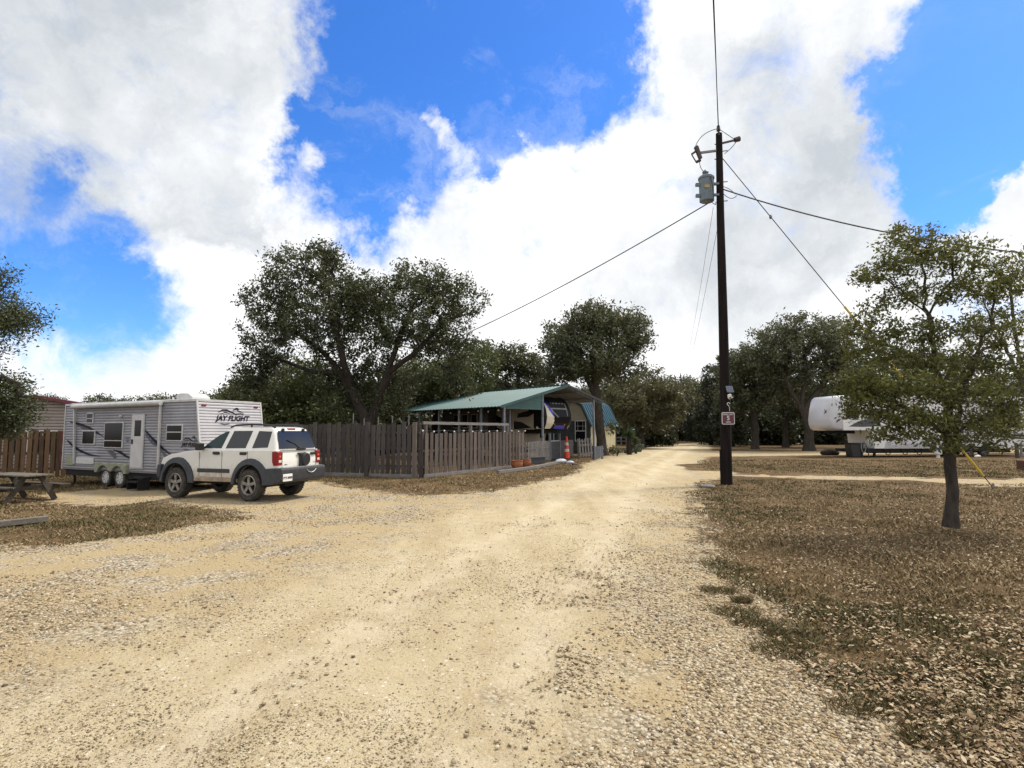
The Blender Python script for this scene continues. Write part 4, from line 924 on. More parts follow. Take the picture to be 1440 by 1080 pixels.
# hatch, low box, mildewed wheel fender
xa, za = TP(108, 643); xb, zb = TP(132, 653); q = MB(); q.box(((xa + xb) / 2, YS - .014, (za + zb) / 2), (xb - xa, .04, za - zb)); q.build('storage_hatch', M_white, trl, bevel=.018)
xa, za = TP(94, 640); xb, zb = TP(104, 654); q = MB(); q.box(((xa + xb) / 2, YS - .014, (za + zb) / 2), (xb - xa, .04, za - zb)); q.build('utility_hatch', M_greend, trl, bevel=.01)
w1, _ = TP(147.5, 670); w2, _ = TP(167.5, 670); WTR = .335
def fend():
    m = (w1 + w2) / 2; a = MB()
    po = [(w1 - .53, .50), (w1 - .53, .78), (w1 - .45, .86), (w2 + .45, .86), (w2 + .53, .78), (w2 + .53, .50)]
    inner = arc(w2, .36, .40, 20, 150, 7) + arc(w1, .36, .40, 30, 160, 7)
    a.prism(po + inner, YS - .10, YS + .05); return a.build('wheel_fender', M_greend, trl, bevel=.025)
fend()
for wx in (w1, w2): wheel(trl, wx, YS + .12, WTR, .2, -1, M_white, 8, .6); wheel(trl, wx, -YS - .12, WTR, .2, 1, M_white, 8, .6)
q = MB(); q.box(((w1 + w2) / 2, YS + .30, .55), (1.6, .3, .5)); q.build('wheel_well', M_under, trl)
# rooftop cooling unit
xa, za = TP(203, 566); xb, _ = TP(247, 566)
q = MB(); q.prism([(xa + .45, TZ1 + .05), (xa + .40, TZ1 + .30), (xa + .6, TZ1 + .36), (xa + 1.05, TZ1 + .35), (xa + 1.28, TZ1 + .22), (xa + 1.30, TZ1 + .05)], -.36, .36); q.build('rooftop_unit', M_trim, trl, bevel=.04, seg=3)
q = MB(); q.box((xa - .9, 0.3, TZ1 + .10), (.4, .4, .1)); q.build('roof_vent', M_trim, trl, bevel=.02)
# decals (thin films) on the door side
def ribbon(upper, lower, m, t=.019):
    u = [TP(*p) for p in upper]; l = [TP(*p) for p in lower][::-1]
    q = MB(); q.prism(u + l, YS - t, YS - t + .004); q.build('stripe', m, trl)
ribbon([(99, 592.5), (112, 594.5), (125, 599), (137, 607), (146, 613.5)], [(99, 594), (112, 598), (124, 602.5), (136, 609.5), (146, 614)], M_swoosh)
ribbon([(109, 596), (118, 600), (125, 603.5)], [(109, 597.5), (117, 604), (125, 604.2)], M_swoosh2)
ribbon([(95, 618), (103, 625), (113, 632), (126, 638), (142, 641.5)], [(95, 620), (103, 629), (113, 635.5), (126, 640.5), (142, 641.9)], M_swoosh)
ribbon([(160, 632), (170, 634), (178, 640), (186, 644), (195, 644.5)], [(160, 633), (168, 637), (177, 642.5), (185, 645.8), (195, 645)], M_swoosh)
ribbon([(205, 604), (212, 612), (222, 621), (233, 632), (244, 641)], [(205, 607), (212, 616), (222, 627), (233, 635), (244, 642.5)], M_swoosh)
ribbon([(204.5, 608.5), (211, 617), (219, 625)], [(206, 613), (214, 624.5), (222, 628.5)], mat('blue_decal', (.03, .06, .16), .35, .1))
ribbon([(226, 629), (234, 639), (240, 648)], [(225, 631), (229, 638), (236, 650)], M_swoosh2)
ribbon([(157, 633), (162, 637), (164, 643)], [(151, 633.5), (159, 642), (161, 645)], M_swoosh2)
for (pa, pb) in (((180, 613), (176, 620)), ((181, 615), (181.5, 621))): pass
xa, za = TP(179.5, 617); q = MB(); q.box((xa, YS - .018, za + .02), (.20, .006, .05)); q.prism([(xa - .12, za - .05), (xa, za - .12), (xa + .12, za - .05)], YS - .019, YS - .015); q.build('small_emblem', mat('blue_grey_decal', (.10, .13, .25), .4, .1), trl)
# winged-bird emblem with lettering: on the nose and small on the side
def emblem(P, scale, parent, ital=.35):
    """P(u,v) -> (origin, xdir, ydir, normal) frame"""
    o, X, Y, Nn = P
    def w(u, v, t): return tuple(o + X * u * scale + Y * v * scale + Nn * t)
    q = MB()
    def strip(pts, wd):
        up = [(a, b + w_) for (a, b), w_ in zip(pts, wd)]; lo = [(a, b - w_) for (a, b), w_ in zip(pts, wd)][::-1]
        q.prism(up + lo, .003, .008, fn=lambda x, t, z: w(x, z, t))
    strip([(-.50, .20), (-.36, .27), (-.18, .27), (0, .20), (.12, .15), (.30, .17), (.46, .13)], [.005, .022, .025, .022, .02, .016, .003])
    strip([(.02, .26), (.10, .31), (.19, .34), (.27, .29), (.22, .25)], [.004, .02, .035, .03, .004])
    strip([(.22, .27), (.33, .23), (.44, .17)], [.01, .014, .003])
    strip([(-.45, .14), (-.25, .20), (-.08, .16)], [.003, .012, .003])
    strip([(-.48, -.17), (-.30, -.20), (-.10, -.17)], [.003, .014, .003])
    e = q.build('bird_emblem', M_swoosh, parent)
    text('lettering', 'JAY FLIGHT', .235 * scale, M_from(o + Nn * .006, X, Y, Nn), M_swoosh, e, .002, ital, .008 * scale)
zc = 2.42; NN = Vector((RK, 0, 0)); upv = Vector((-(RK) / (TZ1 - TZ0), 0, 1)).normalized(); nrm = Vector((1, 0, RK / (TZ1 - TZ0))).normalized()
emblem((Vector((nose(zc), .02, zc)) + nrm * .022, Vector((0, 1, 0)), upv, nrm), 1.05, fsk)
xa, za = TP(269, 625.5)
emblem((Vector((xa, YS - .018, za)), Vector((1, 0, 0)), Vector((0, 0, 1)), Vector((0, -1, 0))), .78, trl)
for yy in (YS + .22, -YS - .22):
    q = MB(); q.box((nose(2.85) + .03, yy, 2.85), (.04, .16, .06)); q.build('marker_light', M_red, trl, bevel=.01)
for pt in ((99.5, 590.5),):
    pass
for lx in (xl + .5, xr - .6):
    q = MB(); q.beam((lx, YS + .2, .44), (lx, YS + .2, 0.01), .06, .06); q.box((lx, YS + .2, .015), (.2, .2, .03)); q.build('corner_jack', M_under, trl)
q = MB(); q.box((1.25, YS - .25, .28), (.62, .30, .05)); q.box((1.25, YS - .05, .40), (.62, .30, .05)); q.box((.96, YS - .15, .20), (.03, .4, .36)); q.box((1.54, YS - .15, .20), (.03, .4, .36)); q.build('entry_step', M_under, trl)

# --- fifth-wheel trailers -------------------------------------------------------
def extr_w(mb, prof, W, inset=.12):
    """side outline spread over width W, its edges drawn in by inset like a rounded shell"""
    n = len(prof); cx = sum(p[0] for p in prof) / n; cz = sum(p[1] for p in prof) / n
    ys_ = [(-W / 2, inset), (-W / 2 + inset * .3, inset * .45), (-W / 2 + inset, 0), (W / 2 - inset, 0), (W / 2 - inset * .3, inset * .45), (W / 2, inset)]
    vs = []
    for y, k in ys_:
        for (x, z), (nx_, nz_) in zip(prof, norms(prof)): vs.append((x - nx_ * k, y, z - nz_ * k))
    fs = [tuple(range(n - 1, -1, -1)), tuple(range((len(ys_) - 1) * n, len(ys_) * n))]
    for i in range(len(ys_) - 1):
        for k in range(n): fs.append((i * n + k, i * n + (k + 1) % n, (i + 1) * n + (k + 1) % n, (i + 1) * n + k))
    mb.add(vs, fs)
def norms(P):
    n = len(P); out = []; area = sum(P[i][0] * P[(i + 1) % n][1] - P[(i + 1) % n][0] * P[i][1] for i in range(n)); sg = 1 if area > 0 else -1
    for i in range(n):
        a, b, c = P[i - 1], P[i], P[(i + 1) % n]
        e1 = Vector((b[0] - a[0], b[1] - a[1])).normalized(); e2 = Vector((c[0] - b[0], c[1] - b[1])).normalized()
        m = Vector((sg * (e1.y + e2.y), -sg * (e1.x + e2.x))); m = m.normalized() if m.length > 1e-6 else Vector((0, 0))
        k = 1 / max(.5, (m.dot(Vector((sg * e1.y, -sg * e1.x))))); out.append((m.x * k, m.y * k))
    return out
def fifth_wheel(L, W, z0, zo, z1, neck, capm, bodym, skirtm, parent, bulge):
    """L long, lower floor z0, overhang underside zo, roof z1, neck length; x=0 at the nose, body runs to -L"""
    q = MB(); q.prism([(-.9, zo), (-neck, zo), (-neck - .12, z0 + .0), (-L, z0), (-L, z1), (-.9, z1)], -W / 2, W / 2); b = q.build('body', bodym, parent, bevel=.05, seg=3)
    c = MB(); extr_w(c, [(-1.0, zo - .005), (-.40, zo - .005)] + bulge + [(-1.0, z1 + .015)], W + .03, .22); cp = c.build('front_cap', capm, parent, smooth=50)
    return b, cp
M_fw = mat('white_gelcoat', (.52, .52, .56), .35, .05, 1.5, coat=.3, dirt=((.45, .43, .40), 1.2, .3))
M_fwl = mat('pale_grey_gelcoat', (.40, .40, .43), .4, .05, 1.5)
M_grey = mat('grey_band', (.09, .09, .10), .5, .1, spec=.2)
M_nose = mat('white_nose', (.68, .68, .68), .35, .04, 1.5, coat=.3)
NY = 38.5
nx0 = D(1151, 606, NY); fwx = thing('camper', 'white fifth wheel camper with rounded nose behind the young oak', 'camper', (nx0.x, nx0.y, 0), math.pi + .13)
k_ = NY / 800; Z = lambda py: H + (606 - py) * k_; Xp = lambda px: -(px - 1151) * k_
FW_W = 2.44
bulge = [(-.26, Z(604.5)), (-.12, Z(602.5)), (-.02, Z(597)), (0, Z(590)), (-.10, Z(576)), (-.24, Z(564.5)), (-.36, Z(560.5)), (-.52, Z(558.2)), (-.75, Z(557.5))]
b5, c5 = fifth_wheel(15.2, FW_W, Z(630.5), Z(605.5), Z(557.5), -Xp(1213), M_fw, M_nose, M_fwl, fwx, bulge)
sy5 = 1                                # side facing the camera is local +y after the half turn
def P5(px, py): return (Xp(px), Z(py))
def film(name, pts, m, parent, y, t=.006):
    q = MB(); q.prism([P5(*p) for p in pts], y, y + t); return q.build(name, m, parent)
y5 = FW_W / 2 + .003
film('stripe', [(1178, 600), (1192, 593), (1205, 590), (1225, 587), (1225, 599.5), (1200, 600.5)], M_grey, fwx, y5)
film('stripe', [(1205, 583), (1245, 574), (1275, 572), (1245, 578), (1220, 583)], M_grey, fwx, y5)
film('stripe', [(1258, 592), (1300, 595), (1340, 600), (1340, 604), (1300, 599), (1258, 596)], M_grey, fwx, y5)
film('stripe', [(1340, 612), (1360, 616), (1392, 617), (1375, 618.5), (1350, 616)], M_grey, fwx, y5)
film('stripe', [(1408, 603), (1420, 610), (1440, 614), (1500, 617), (1500, 613), (1440, 608), (1425, 606)], M_grey, fwx, y5)
film('stripe', [(1392, 611), (1440, 614.5), (1500, 618.5), (1500, 620), (1440, 617.5), (1400, 614)], M_grey, fwx, y5)
film('lower_band', [(1232, 621), (1340, 621), (1340, 629.5), (1230, 629.5)], M_fwl, fwx, y5)
def win5(pts): 
    q = MB(); (xa, za), (xb, zb) = P5(*pts[0]), P5(*pts[1]); q.box(((xa + xb) / 2, y5, (za + zb) / 2), (abs(xb - xa) + .1, .05, abs(za - zb) + .1)); w = q.build('window', M_black, fwx, bevel=.02)
    q = MB(); q.box(((xa + xb) / 2, y5 + .022, (za + zb) / 2), (abs(xb - xa), .03, abs(za - zb))); q.build('pane', M_glass, w, bevel=.01)
so5 = MB(); (xa, za), (xb, zb) = P5(1348, 563), P5(1480, 611); so5.box(((xa + xb) / 2, y5 + .12, (za + zb) / 2), (abs(xb - xa), .30, abs(za - zb))); so5.build('slide_out', M_fw, fwx, bevel=.03)
y5 += .27; win5(((1388, 571), (1436, 600))); y5 -= .27; win5(((1176, 576), (1192, 588))); win5(((1268, 578), (1292, 592)))
for pa, pb in (((1240, 610), (1256, 626)), ((1259, 608), (1286, 624)), ((1292, 617), (1322, 627))):
    (xa, za), (xb, zb) = P5(*pa), P5(*pb); q = MB(); q.box(((xa + xb) / 2, y5 + .004, (za + zb) / 2), (abs(xb - xa), .03, abs(za - zb))); h = q.build('storage_hatch', M_fw, fwx, bevel=.012)
    q = MB(); q.box((xa - .12, y5 + .028, (za + zb) / 2 + .1), (.06, .03, .10)); q.build('latch', M_black, h)
xa, za = P5(1254, 614); q = MB(); q.box((xa, y5 + .025, za), (.08, .04, .28)); q.build('side_marker', M_black, fwx, bevel=.01)
# curved wheel skirt and wheels
wa, wb = Xp(1362), Xp(1386)
q = MB(); zt = Z(612.5); q.prism([(wa + 1.0, Z(629.5)), (wa + .85, Z(622)), (wa + .4, Z(616.5)), (wb - .4, Z(616.5)), (wb - .85, Z(622)), (wb - 1.0, Z(629.5))] + arc(wb, .40, .46, 160, 35, 8) + arc(wa, .40, .46, 145, 20, 8), y5 - .05, y5 + .09); q.build('wheel_fender', M_fw, fwx, bevel=.02)
q = MB(); q.box(((wa + wb) / 2, y5 - .32, .75), (2.3, .7, .8)); q.build('wheel_well', M_under, fwx)
for wx in (wa, wb): wheel(fwx, wx, y5 - .17, .37, .24, 1, M_alloy, 6, .6); wheel(fwx, wx, -y5 + .17, .37, .24, -1, M_alloy, 6, .6)
q = MB(); q.box((-6.5, 0, Z(630.5) - .12), (9, 2.2, .2)); q.box((-9, 0, Z(630.5) - .2), (11, .2, .25)); q.build('chassis', M_under, fwx)
for px in (1236, 1262, 1284):
    q = MB(); xa = Xp(px); q.path([(xa + .3, y5 - .1, .60), (xa + .15, y5 - .06, .22), (xa, y5 - .06, .14), (xa - .15, y5 - .06, .22), (xa - .3, y5 - .1, .60)], .03, 5); q.build('folded_leg', M_under, fwx)
q = MB()
for s_ in (.9, -.9): q.box((-3.3, s_, .35), (.12, .12, .7)); q.box((-3.3, s_, .02), (.3, .3, .04))
q.build('landing_jack', M_under, fwx)
q = MB(); q.box((-1.5, 0, Z(605.5) - .10), (1.4, 1.2, .2)); q.tube((-1.5, 0, Z(605.5) - .1), (-1.5, 0, Z(612)), .07); q.build('hitch_pin', M_under, fwx)
for zz, py in ((0, 578), (1, 584)): pass
q = MB()                                # two crossed dark flicks on the nose
for (a, b) in (((1160.5, 577), (1156.5, 583)), ((1157, 576), (1160.5, 582)), ((1155.5, 580), (1161, 579))):
    (xa, za), (xb, zb) = P5(*a), P5(*b); q.beam((-.10, .70 - (1159 - a[0]) * .06, za), (-.06, .70 - (1159 - b[0]) * .06, zb), .05, .03)
q.build('nose_emblem', M_grey, c5)
q = MB(); q.box((-5.0, 0, Z(557.5) + .12), (.9, .8, .24)); q.build('rooftop_unit', M_fw, fwx, bevel=.05)

# tan and black fifth wheel under the carport
CS = 1.12                              # carport frame: left front eave corner and directions
CO = Vector((-.44 * CS, 26.9 * CS, 0)); CW = Vector((.758, .653, 0)).normalized(); CB = Vector((-.653, .758, 0)).normalized()
M_tan = mat('tan_gelcoat', (.42, .36, .27), .4, .08, 2)
M_capb = mat('black_gelcoat', (.008, .008, .010), .3, .1, spec=.12)
M_blue = mat('blue_gloss', (.02, .03, .42), .25, .1)
wn0 = 2.9 * CS; Wf = 2.44
o5 = CO + CW * (wn0 + Wf / 2) + CB * .25
ang = math.atan2(-CB.y, -CB.x)
fw2 = thing('camper', 'tan and black fifth wheel camper parked under the green carport', 'camper', (o5.x, o5.y, 0), ang)
def ZC(py, Y): return H + (606 - py) * Y / 800
zt, zo = 3.72, 1.80
bl = [(-.22, zo + .05), (-.06, zo + .35), (0, zo + .75), (-.08, zo + 1.15), (-.25, zo + 1.5), (-.5, zt - .12), (-.75, zt)]
b6, c6 = fifth_wheel(9.6, Wf, .72, zo, zt, 2.3, M_capb, M_tan, M_tan, fw2, bl)
# local -y is which way? camera side panel: the long side seen is towards -CW
s6 = 1 if (Matrix.Rotation(ang, 3, 'Z') @ Vector((0, 1, 0))).dot(-CW) > 0 else -1
ys6 = s6 * (Wf / 2 + .006)
def film6(name, pts, m, t=.008): q = MB(); q.prism(pts, ys6, ys6 + s6 * t); return q.build(name, m, fw2)
zz_ = [p[1] for p in bl]; xx_ = [p[0] for p in bl]; w_ = Wf / 2
def cap_pt(y, z, out=.012):            # point on the nose at width y, height z
    e = max(0, abs(y) - (w_ - .34)) / .34
    return (float(np.interp(z, zz_, xx_)) - .42 * e * e + out, y, z)
def cap_kind(u, v):                    # u across (+ = near side), v height above the underside
    wing = np.interp(v, [0, .5, 1.0, 1.45, 1.85], [.52, .34, .44, .74, 1.02]); inner = np.interp(v, [.75, 1.1, 1.7], [.06, .22, .08])
    if u > wing: return 2 if (.75 < v < 1.75 and u < wing + inner) else 1
    if u < -np.interp(v, [0, .5, 1.0, 1.35, 1.5], [.86, .98, 1.08, 1.16, 1.3]): return 1
    if .04 < v < .24 and -.62 < u < .22: return 2
    if 1.17 < v < 1.25 and -.74 < u < .58: return 3
    if .70 < v < 1.2 and abs(u - np.interp(v, [.62, 1.2], [-.05, .58])) < .05: return 3
    if .78 < v < 1.55 and -.76 < u < -.69: return 3
    if .80 < v < 1.12 and -.60 < u < np.interp(v, [.7, 1.2], [.0, .48]): return 4
    if 1.50 < v < 1.58 and -.62 < u < .42 and int((u + 2) / .085) % 3: return 3
    return 0
q = MB(); NYc, NZc = 52, 48; vs = []
for i in range(NZc + 1):
    for k in range(NYc + 1): vs.append(cap_pt(-w_ - .01 + (Wf + .02) * k / NYc, zo + .05 + (zt - zo - .05) * i / NZc, .02))
q.add(vs, [])
for i in range(NZc):
    for k in range(NYc):
        u = s6 * (-w_ + Wf * (k + .5) / NYc); v = .05 + (zt - zo - .05) * (i + .5) / NZc; q.f.append((i * (NYc + 1) + k, i * (NYc + 1) + k + 1, (i + 1) * (NYc + 1) + k + 1, (i + 1) * (NYc + 1) + k)); q.mi.append(cap_kind(u, v))
nsk = q.build('nose_skin', [M_capb, mat('pale_tan_gelcoat', (.60, .55, .46), .4, .06, 2), M_blue, mat('dull_silver_trim', (.22, .22, .23), .5, .2), M_glass], c6, smooth=60)
for yy, zz in ((s6 * .30, zo + .30), (-s6 * .55, zo + .28)):
    q = MB(); p = cap_pt(yy, zz, .02); q.sphere(p, .04, 8, 5); q.build('marker_light', M_amber, c6, smooth=60)
film6('swoosh', [(-.95, zo + 1.75), (-.75, zo + 1.55), (-.78, zo + .95), (-1.3, zo + .75), (-2.3, zo + .70), (-2.2, zo + .95), (-1.3, zo + 1.1)], M_capb)
film6('swoosh', [(-1.0, zo + .1), (-1.9, zo + .45), (-3.2, zo + .55), (-5.2, zo + 1.2), (-5.2, zo + .9), (-3.4, zo + .2), (-2.4, zo + .02)], M_capb)
film6('swoosh', [(-3.6, zo - .1), (-5.0, zo + .5), (-6.8, zo + 1.3), (-6.8, zo + 1.05), (-5.0, zo + .2), (-4.0, zo - .3)], M_capb)
film6('swoosh', [(-4.6, zo - .4), (-6.2, zo + .3), (-9.0, zo + 1.0), (-9.0, zo + .6), (-6.4, zo - .1)], M_capb)
film6('lower_band', [(-2.6, .78), (-9.5, .78), (-9.5, 1.05), (-2.6, 1.05)], M_capb)
q = MB(); q.box((-2.95, ys6 + s6 * .02, 1.98), (.74, .06, 1.76)); dd = q.build('door', M_tan, fw2, bevel=.05, seg=3)
q = MB(); q.box((-2.95, ys6 + s6 * .055, 2.35), (.34, .03, .72)); q.build('door_window', M_glass, dd, bevel=.03)
q = MB(); q.box((-3.26, ys6 + s6 * .06, 1.85), (.06, .05, .16)); q.build('handle', M_black, dd)
q = MB(); q.box((-6.75, ys6 + s6 * .35, 2.05), (5.0, .7, 2.5)); so = q.build('slide_out', mat('dark_slide', (.035, .032, .03), .4, .2), fw2, bevel=.02)  # slide-out enlarged and darkened to deepen the shade under the carport
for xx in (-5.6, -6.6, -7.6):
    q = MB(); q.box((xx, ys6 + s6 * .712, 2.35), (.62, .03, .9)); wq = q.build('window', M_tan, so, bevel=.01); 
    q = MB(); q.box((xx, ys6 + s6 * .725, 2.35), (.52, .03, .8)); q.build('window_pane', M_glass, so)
q = MB(); q.box((-5.6, 0, .62), (6.6, 2.1, .2)); q.build('chassis', M_under, fw2)
for xx in (-6.2, -7.1): 
    for s_ in (1, -1): wheel(fw2, xx, s_ * (Wf / 2 - .15), .37, .24, s_, M_alloy, 6, .6)
q = MB()
for s_ in (.9, -.9): q.box((-2.7, s_, .40), (.12, .12, .8)); q.box((-2.7, s_, .02), (.3, .3, .04))
q.build('landing_jack', M_under, fw2)
q = MB(); q.box((-1.5, 0, zo - .12), (1.5, 1.3, .24)); q.tube((-1.5, 0, zo - .1), (-1.5, 0, zo - .5), .07); q.build('hitch_pin', M_under, fw2)
for pa in ((-1.15, -1.95),):
    q = MB(); q.box((-3.3, ys6 + s6 * .004, 1.15), (1.2, .03, .40)); q.build('storage_hatch', M_tan, fw2, bevel=.012)

# ------------------------------------------------------------------ carport, shed, house
M_roofg = mat('green_roof_metal', (.030, .098, .100), .5, .12, 1.2, metal=.1, col2=(.024, .080, .084))
M_greenp = mat('green_panel', (.025, .085, .083), .5, .15, 2)
M_galv = mat('galvanised_post', (.19, .215, .25), .5, .2, 5, metal=.3)
M_ribu = mat('roof_underside', (.13, .14, .15), .6, .15, 2, metal=.2)
cp = thing('carport', 'long open carport with green ribbed metal roof and pale posts', 'carport', CO, 0)
WA, WR2, LEN = 4.36 * CS, 7.2 * CS, 10.6
ZE, ZA = 3.07, 4.40
SL = (ZA - ZE) / WA; ZR = ZA - SL * (WR2 - WA)
def CPt(w, b, z): return CW * w + CB * b + Vector((0, 0, z))
def ribbed(mb, w0, z0, w1, z1, b0, b1, pitch=.30, th=.012, ov=0):
    vs = []; b = b0; prof_ = []
    while b < b1:
        for f, h in ((0, 0), (.30, 0), (.38, .03), (.52, .03), (.60, 0)):
            if b + f * pitch <= b1: prof_.append((b + f * pitch, h))
        b += pitch
    prof_.append((b1, 0)); n = len(prof_)
    for (bb, h) in prof_: vs += [CPt(w0, bb, z0 + h), CPt(w1, bb, z1 + h)]
    for (bb, h) in prof_: vs += [CPt(w0, bb, z0 + h - th), CPt(w1, bb, z1 + h - th)]
    m = 2 * n
    mb.add(vs, [(2 * i, 2 * i + 1, 2 * i + 3, 2 * i + 2) for i in range(n - 1)]); mb.add(vs[m:], [(2 * i, 2 * i + 1, 2 * i + 3, 2 * i + 2) for i in range(n - 1)], 1)
q = MB(); ribbed(q, -.22, ZE - .22 * SL, WA, ZA, -.10, LEN); ribbed(q, WA, ZA, WR2, ZR, -.10, LEN); q.build('roof', [M_roofg, M_ribu], cp)
q = MB()
q.beam(CPt(-.22, -.12, ZE - .22 * SL - .02), CPt(WA, -.12, ZA - .02), .03, .14); q.build('fascia', M_greenp, cp)
q = MB(); q.beam(CPt(WA, -.12, ZA - .02), CPt(WR2, -.12, ZR - .02), .03, .12); q.build('fascia', M_plastic, cp)
q = MB(); q.beam(CPt(WA, -.14, ZA + .045), CPt(WA, LEN, ZA + .045), .30, .03); q.build('ridge_cap', M_roofg, cp)
# gable infill over the porch side (sheet with its own lap lines)
wm = 2.62 * CS
q = MB()
def infz(w): return ZE + SL * w - .10
zb_ = 2.90
for k in range(9):
    za_, zc_ = zb_ + .16 * k, zb_ + .16 * (k + 1)
    wl = max(.12, (za_ + .10 - ZE) / SL) if za_ > infz(.12) else .12
    wl2 = max(.12, (zc_ + .10 - ZE) / SL) if zc_ > infz(.12) else .12
    if wl >= wm: break
    top = min(zc_, infz(wm))
    vs = [CPt(wl, -.03, za_), CPt(wm, -.03, za_), CPt(wm, -.03 + .015, top), CPt(min(wl2, wm), -.03 + .015, top)]
    q.add(vs + [v + CB * .02 for v in vs], [(0, 1, 2, 3), (7, 6, 5, 4), (0, 1, 5, 4), (1, 2, 6, 5), (2, 3, 7, 6), (3, 0, 4, 7)])
q.build('gable_panel', M_greenp, cp)
def post(w, b, zt_, m=M_galv, r=.10): p = CPt(w, b, 0); q = MB(); q.box((p.x, p.y, zt_ / 2), (r, r, zt_), rz=math.atan2(CW.y, CW.x)); q.box((p.x, p.y, .012), (r * 2, r * 2, .024), rz=math.atan2(CW.y, CW.x)); return q.build('post', m, cp)
for b in (.0, 2.0, 4.1, 6.2, 8.4, 10.4): post(.10, b, ZE + .1 * SL - .05)
for b in (.0, 3.5, 7.0, 10.4): post(wm - .02, b, ZE + SL * wm - .12); post(6.47 * CS, b, ZA - SL * (6.47 * CS - WA) - .08)
post(1.35 * CS, 1.2, 2.9)
q = MB()
for b in (0.05, 2.6, 5.2, 7.8, 10.3):
    q.beam(CPt(0, b, ZE - .09), CPt(WA, b, ZA - .09), .06, .10); q.beam(CPt(WA, b, ZA - .09), CPt(WR2 - .1, b, ZR - .06), .06, .10)
for w, z in ((.10, ZE - .02), (wm, ZE + SL * wm - .07), (6.47 * CS, ZA - SL * (6.47 * CS - WA) - .05), (1.5, ZE + SL * 1.5 - .05), (WA, ZA - .07), (5.9, ZA - SL * (5.9 - WA) - .05)): q.beam(CPt(w, -.02, z - .03), CPt(w, LEN - .05, z - .03), .07, .05)
q.build('rafter', M_galv, cp)
for (w0, z0, w1, z1) in ((6.47 * CS, 2.6, 6.35 * CS, 3.45),):
    q = MB(); q.beam(CPt(w0, .0, z0), CPt(w1, .0, z1), .06, .06); q.build('brace', M_galv, cp)
# dark shade screen at the porch's back and furniture-dark wall
q = MB()
for k in range(3):
    b = 5.0 + k * 2.0; q.box(CPt(.9, b, 1.0) + Vector((0, 0, 0)), (1.1, .5, .04), rz=math.atan2(CB.y, CB.x))

# cream gambrel shed
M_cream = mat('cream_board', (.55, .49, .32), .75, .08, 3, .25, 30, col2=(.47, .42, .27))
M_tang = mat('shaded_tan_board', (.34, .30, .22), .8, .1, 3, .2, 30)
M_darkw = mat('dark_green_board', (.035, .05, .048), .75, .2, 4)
M_rooft = mat('teal_roof_metal', (.035, .105, .155), .4, .1, 2, metal=.2)
SC = Vector((6.0, 44.0, 0)); SE = Vector((.6, .8, 0)); SG = Vector((-.8, .6, 0))
sh = thing('shed', 'small cream gambrel shed with blue-green ribbed roof behind the carport', 'shed', SC, 0)
SLn, SWd, SEV = 4.3, 3.1, 2.42
def SP(l, g, z): return SE * l + SG * g + Vector((0, 0, z))
gam = [(0, 0), (0, SEV), (.62, 3.75), (1.55, 4.25), (2.48, 3.75), (3.1, SEV), (3.1, 0)]
def spr(name, poly, l0, l1, m, parent=sh): 
    q = MB(); vs = [SP(l0, g, z) for g, z in poly] + [SP(l1, g, z) for g, z in poly]; n = len(poly)
    q.add(vs, [tuple(range(n)), tuple(range(2 * n - 1, n - 1, -1))] + [(i, (i + 1) % n, n + (i + 1) % n, n + i) for i in range(n)]); return q.build(name, m, parent)
spr('wall', [(g + (.02 if g == 0 else (-.02 if g == 3.1 else 0)), z - .02 if z > 1 else z + .02) for g, z in gam], .02, SLn - .02, M_tang)
q = MB(); nb = 14
for k in range(nb):
    l0, l1 = SLn * k / nb, SLn * (k + 1) / nb - .012
    vs = [SP(l0, 0, .05), SP(l1, 0, .05), SP(l1, 0, SEV - .03), SP(l0, 0, SEV - .03)]; q.add(vs + [v - SG * .03 for v in vs], [(0, 1, 2, 3), (7, 6, 5, 4), (0, 1, 5, 4), (1, 2, 6, 5), (2, 3, 7, 6), (3, 0, 4, 7)])
q.build('side_boards', M_cream, sh)
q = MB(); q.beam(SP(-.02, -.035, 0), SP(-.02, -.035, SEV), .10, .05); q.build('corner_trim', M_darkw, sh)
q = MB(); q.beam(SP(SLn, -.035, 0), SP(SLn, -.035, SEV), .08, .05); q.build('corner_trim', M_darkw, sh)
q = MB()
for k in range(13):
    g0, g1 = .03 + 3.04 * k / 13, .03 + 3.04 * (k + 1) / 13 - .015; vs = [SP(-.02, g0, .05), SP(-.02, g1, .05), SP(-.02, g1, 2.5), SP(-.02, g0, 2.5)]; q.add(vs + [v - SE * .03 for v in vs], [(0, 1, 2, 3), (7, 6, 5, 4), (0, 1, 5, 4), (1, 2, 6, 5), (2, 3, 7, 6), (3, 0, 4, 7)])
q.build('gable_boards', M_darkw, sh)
def rib_roof(p0, p1, l0, l1):
    q = MB(); (g0, z0), (g1, z1) = p0, p1; prof_ = []; l = l0
    while l < l1: prof_ += [(l, 0), (l + .10, 0), (l + .13, .05), (l + .21, .05), (l + .24, 0)]; l += .34
    n = len(prof_); nv = Vector((0, 0, 0)); dgv = SG * (g1 - g0) + Vector((0, 0, z1 - z0)); nv = SE.cross(dgv).normalized(); nv = nv if nv.z > 0 else -nv
    vs = []
    for (l, h) in prof_: vs += [SP(l, g0, z0) + nv * (h + .02), SP(l, g1, z1) + nv * (h + .02)]
    vs += [v - nv * .03 for v in vs]; m = 2 * n
    q.add(vs, [(2 * i, 2 * i + 1, 2 * i + 3, 2 * i + 2) for i in range(n - 1)] + [(m + 2 * i, m + 2 * i + 2, m + 2 * i + 3, m + 2 * i + 1) for i in range(n - 1)]); return q.build('roof', M_rooft, sh)
for a, b in (((-.22, SEV - .35), (.62, 3.75)), ((.62, 3.75), (1.55, 4.25)), ((1.55, 4.25), (2.48, 3.75)), ((2.48, 3.75), (3.32, SEV - .35))): rib_roof(a, b, -.2, SLn + .15)
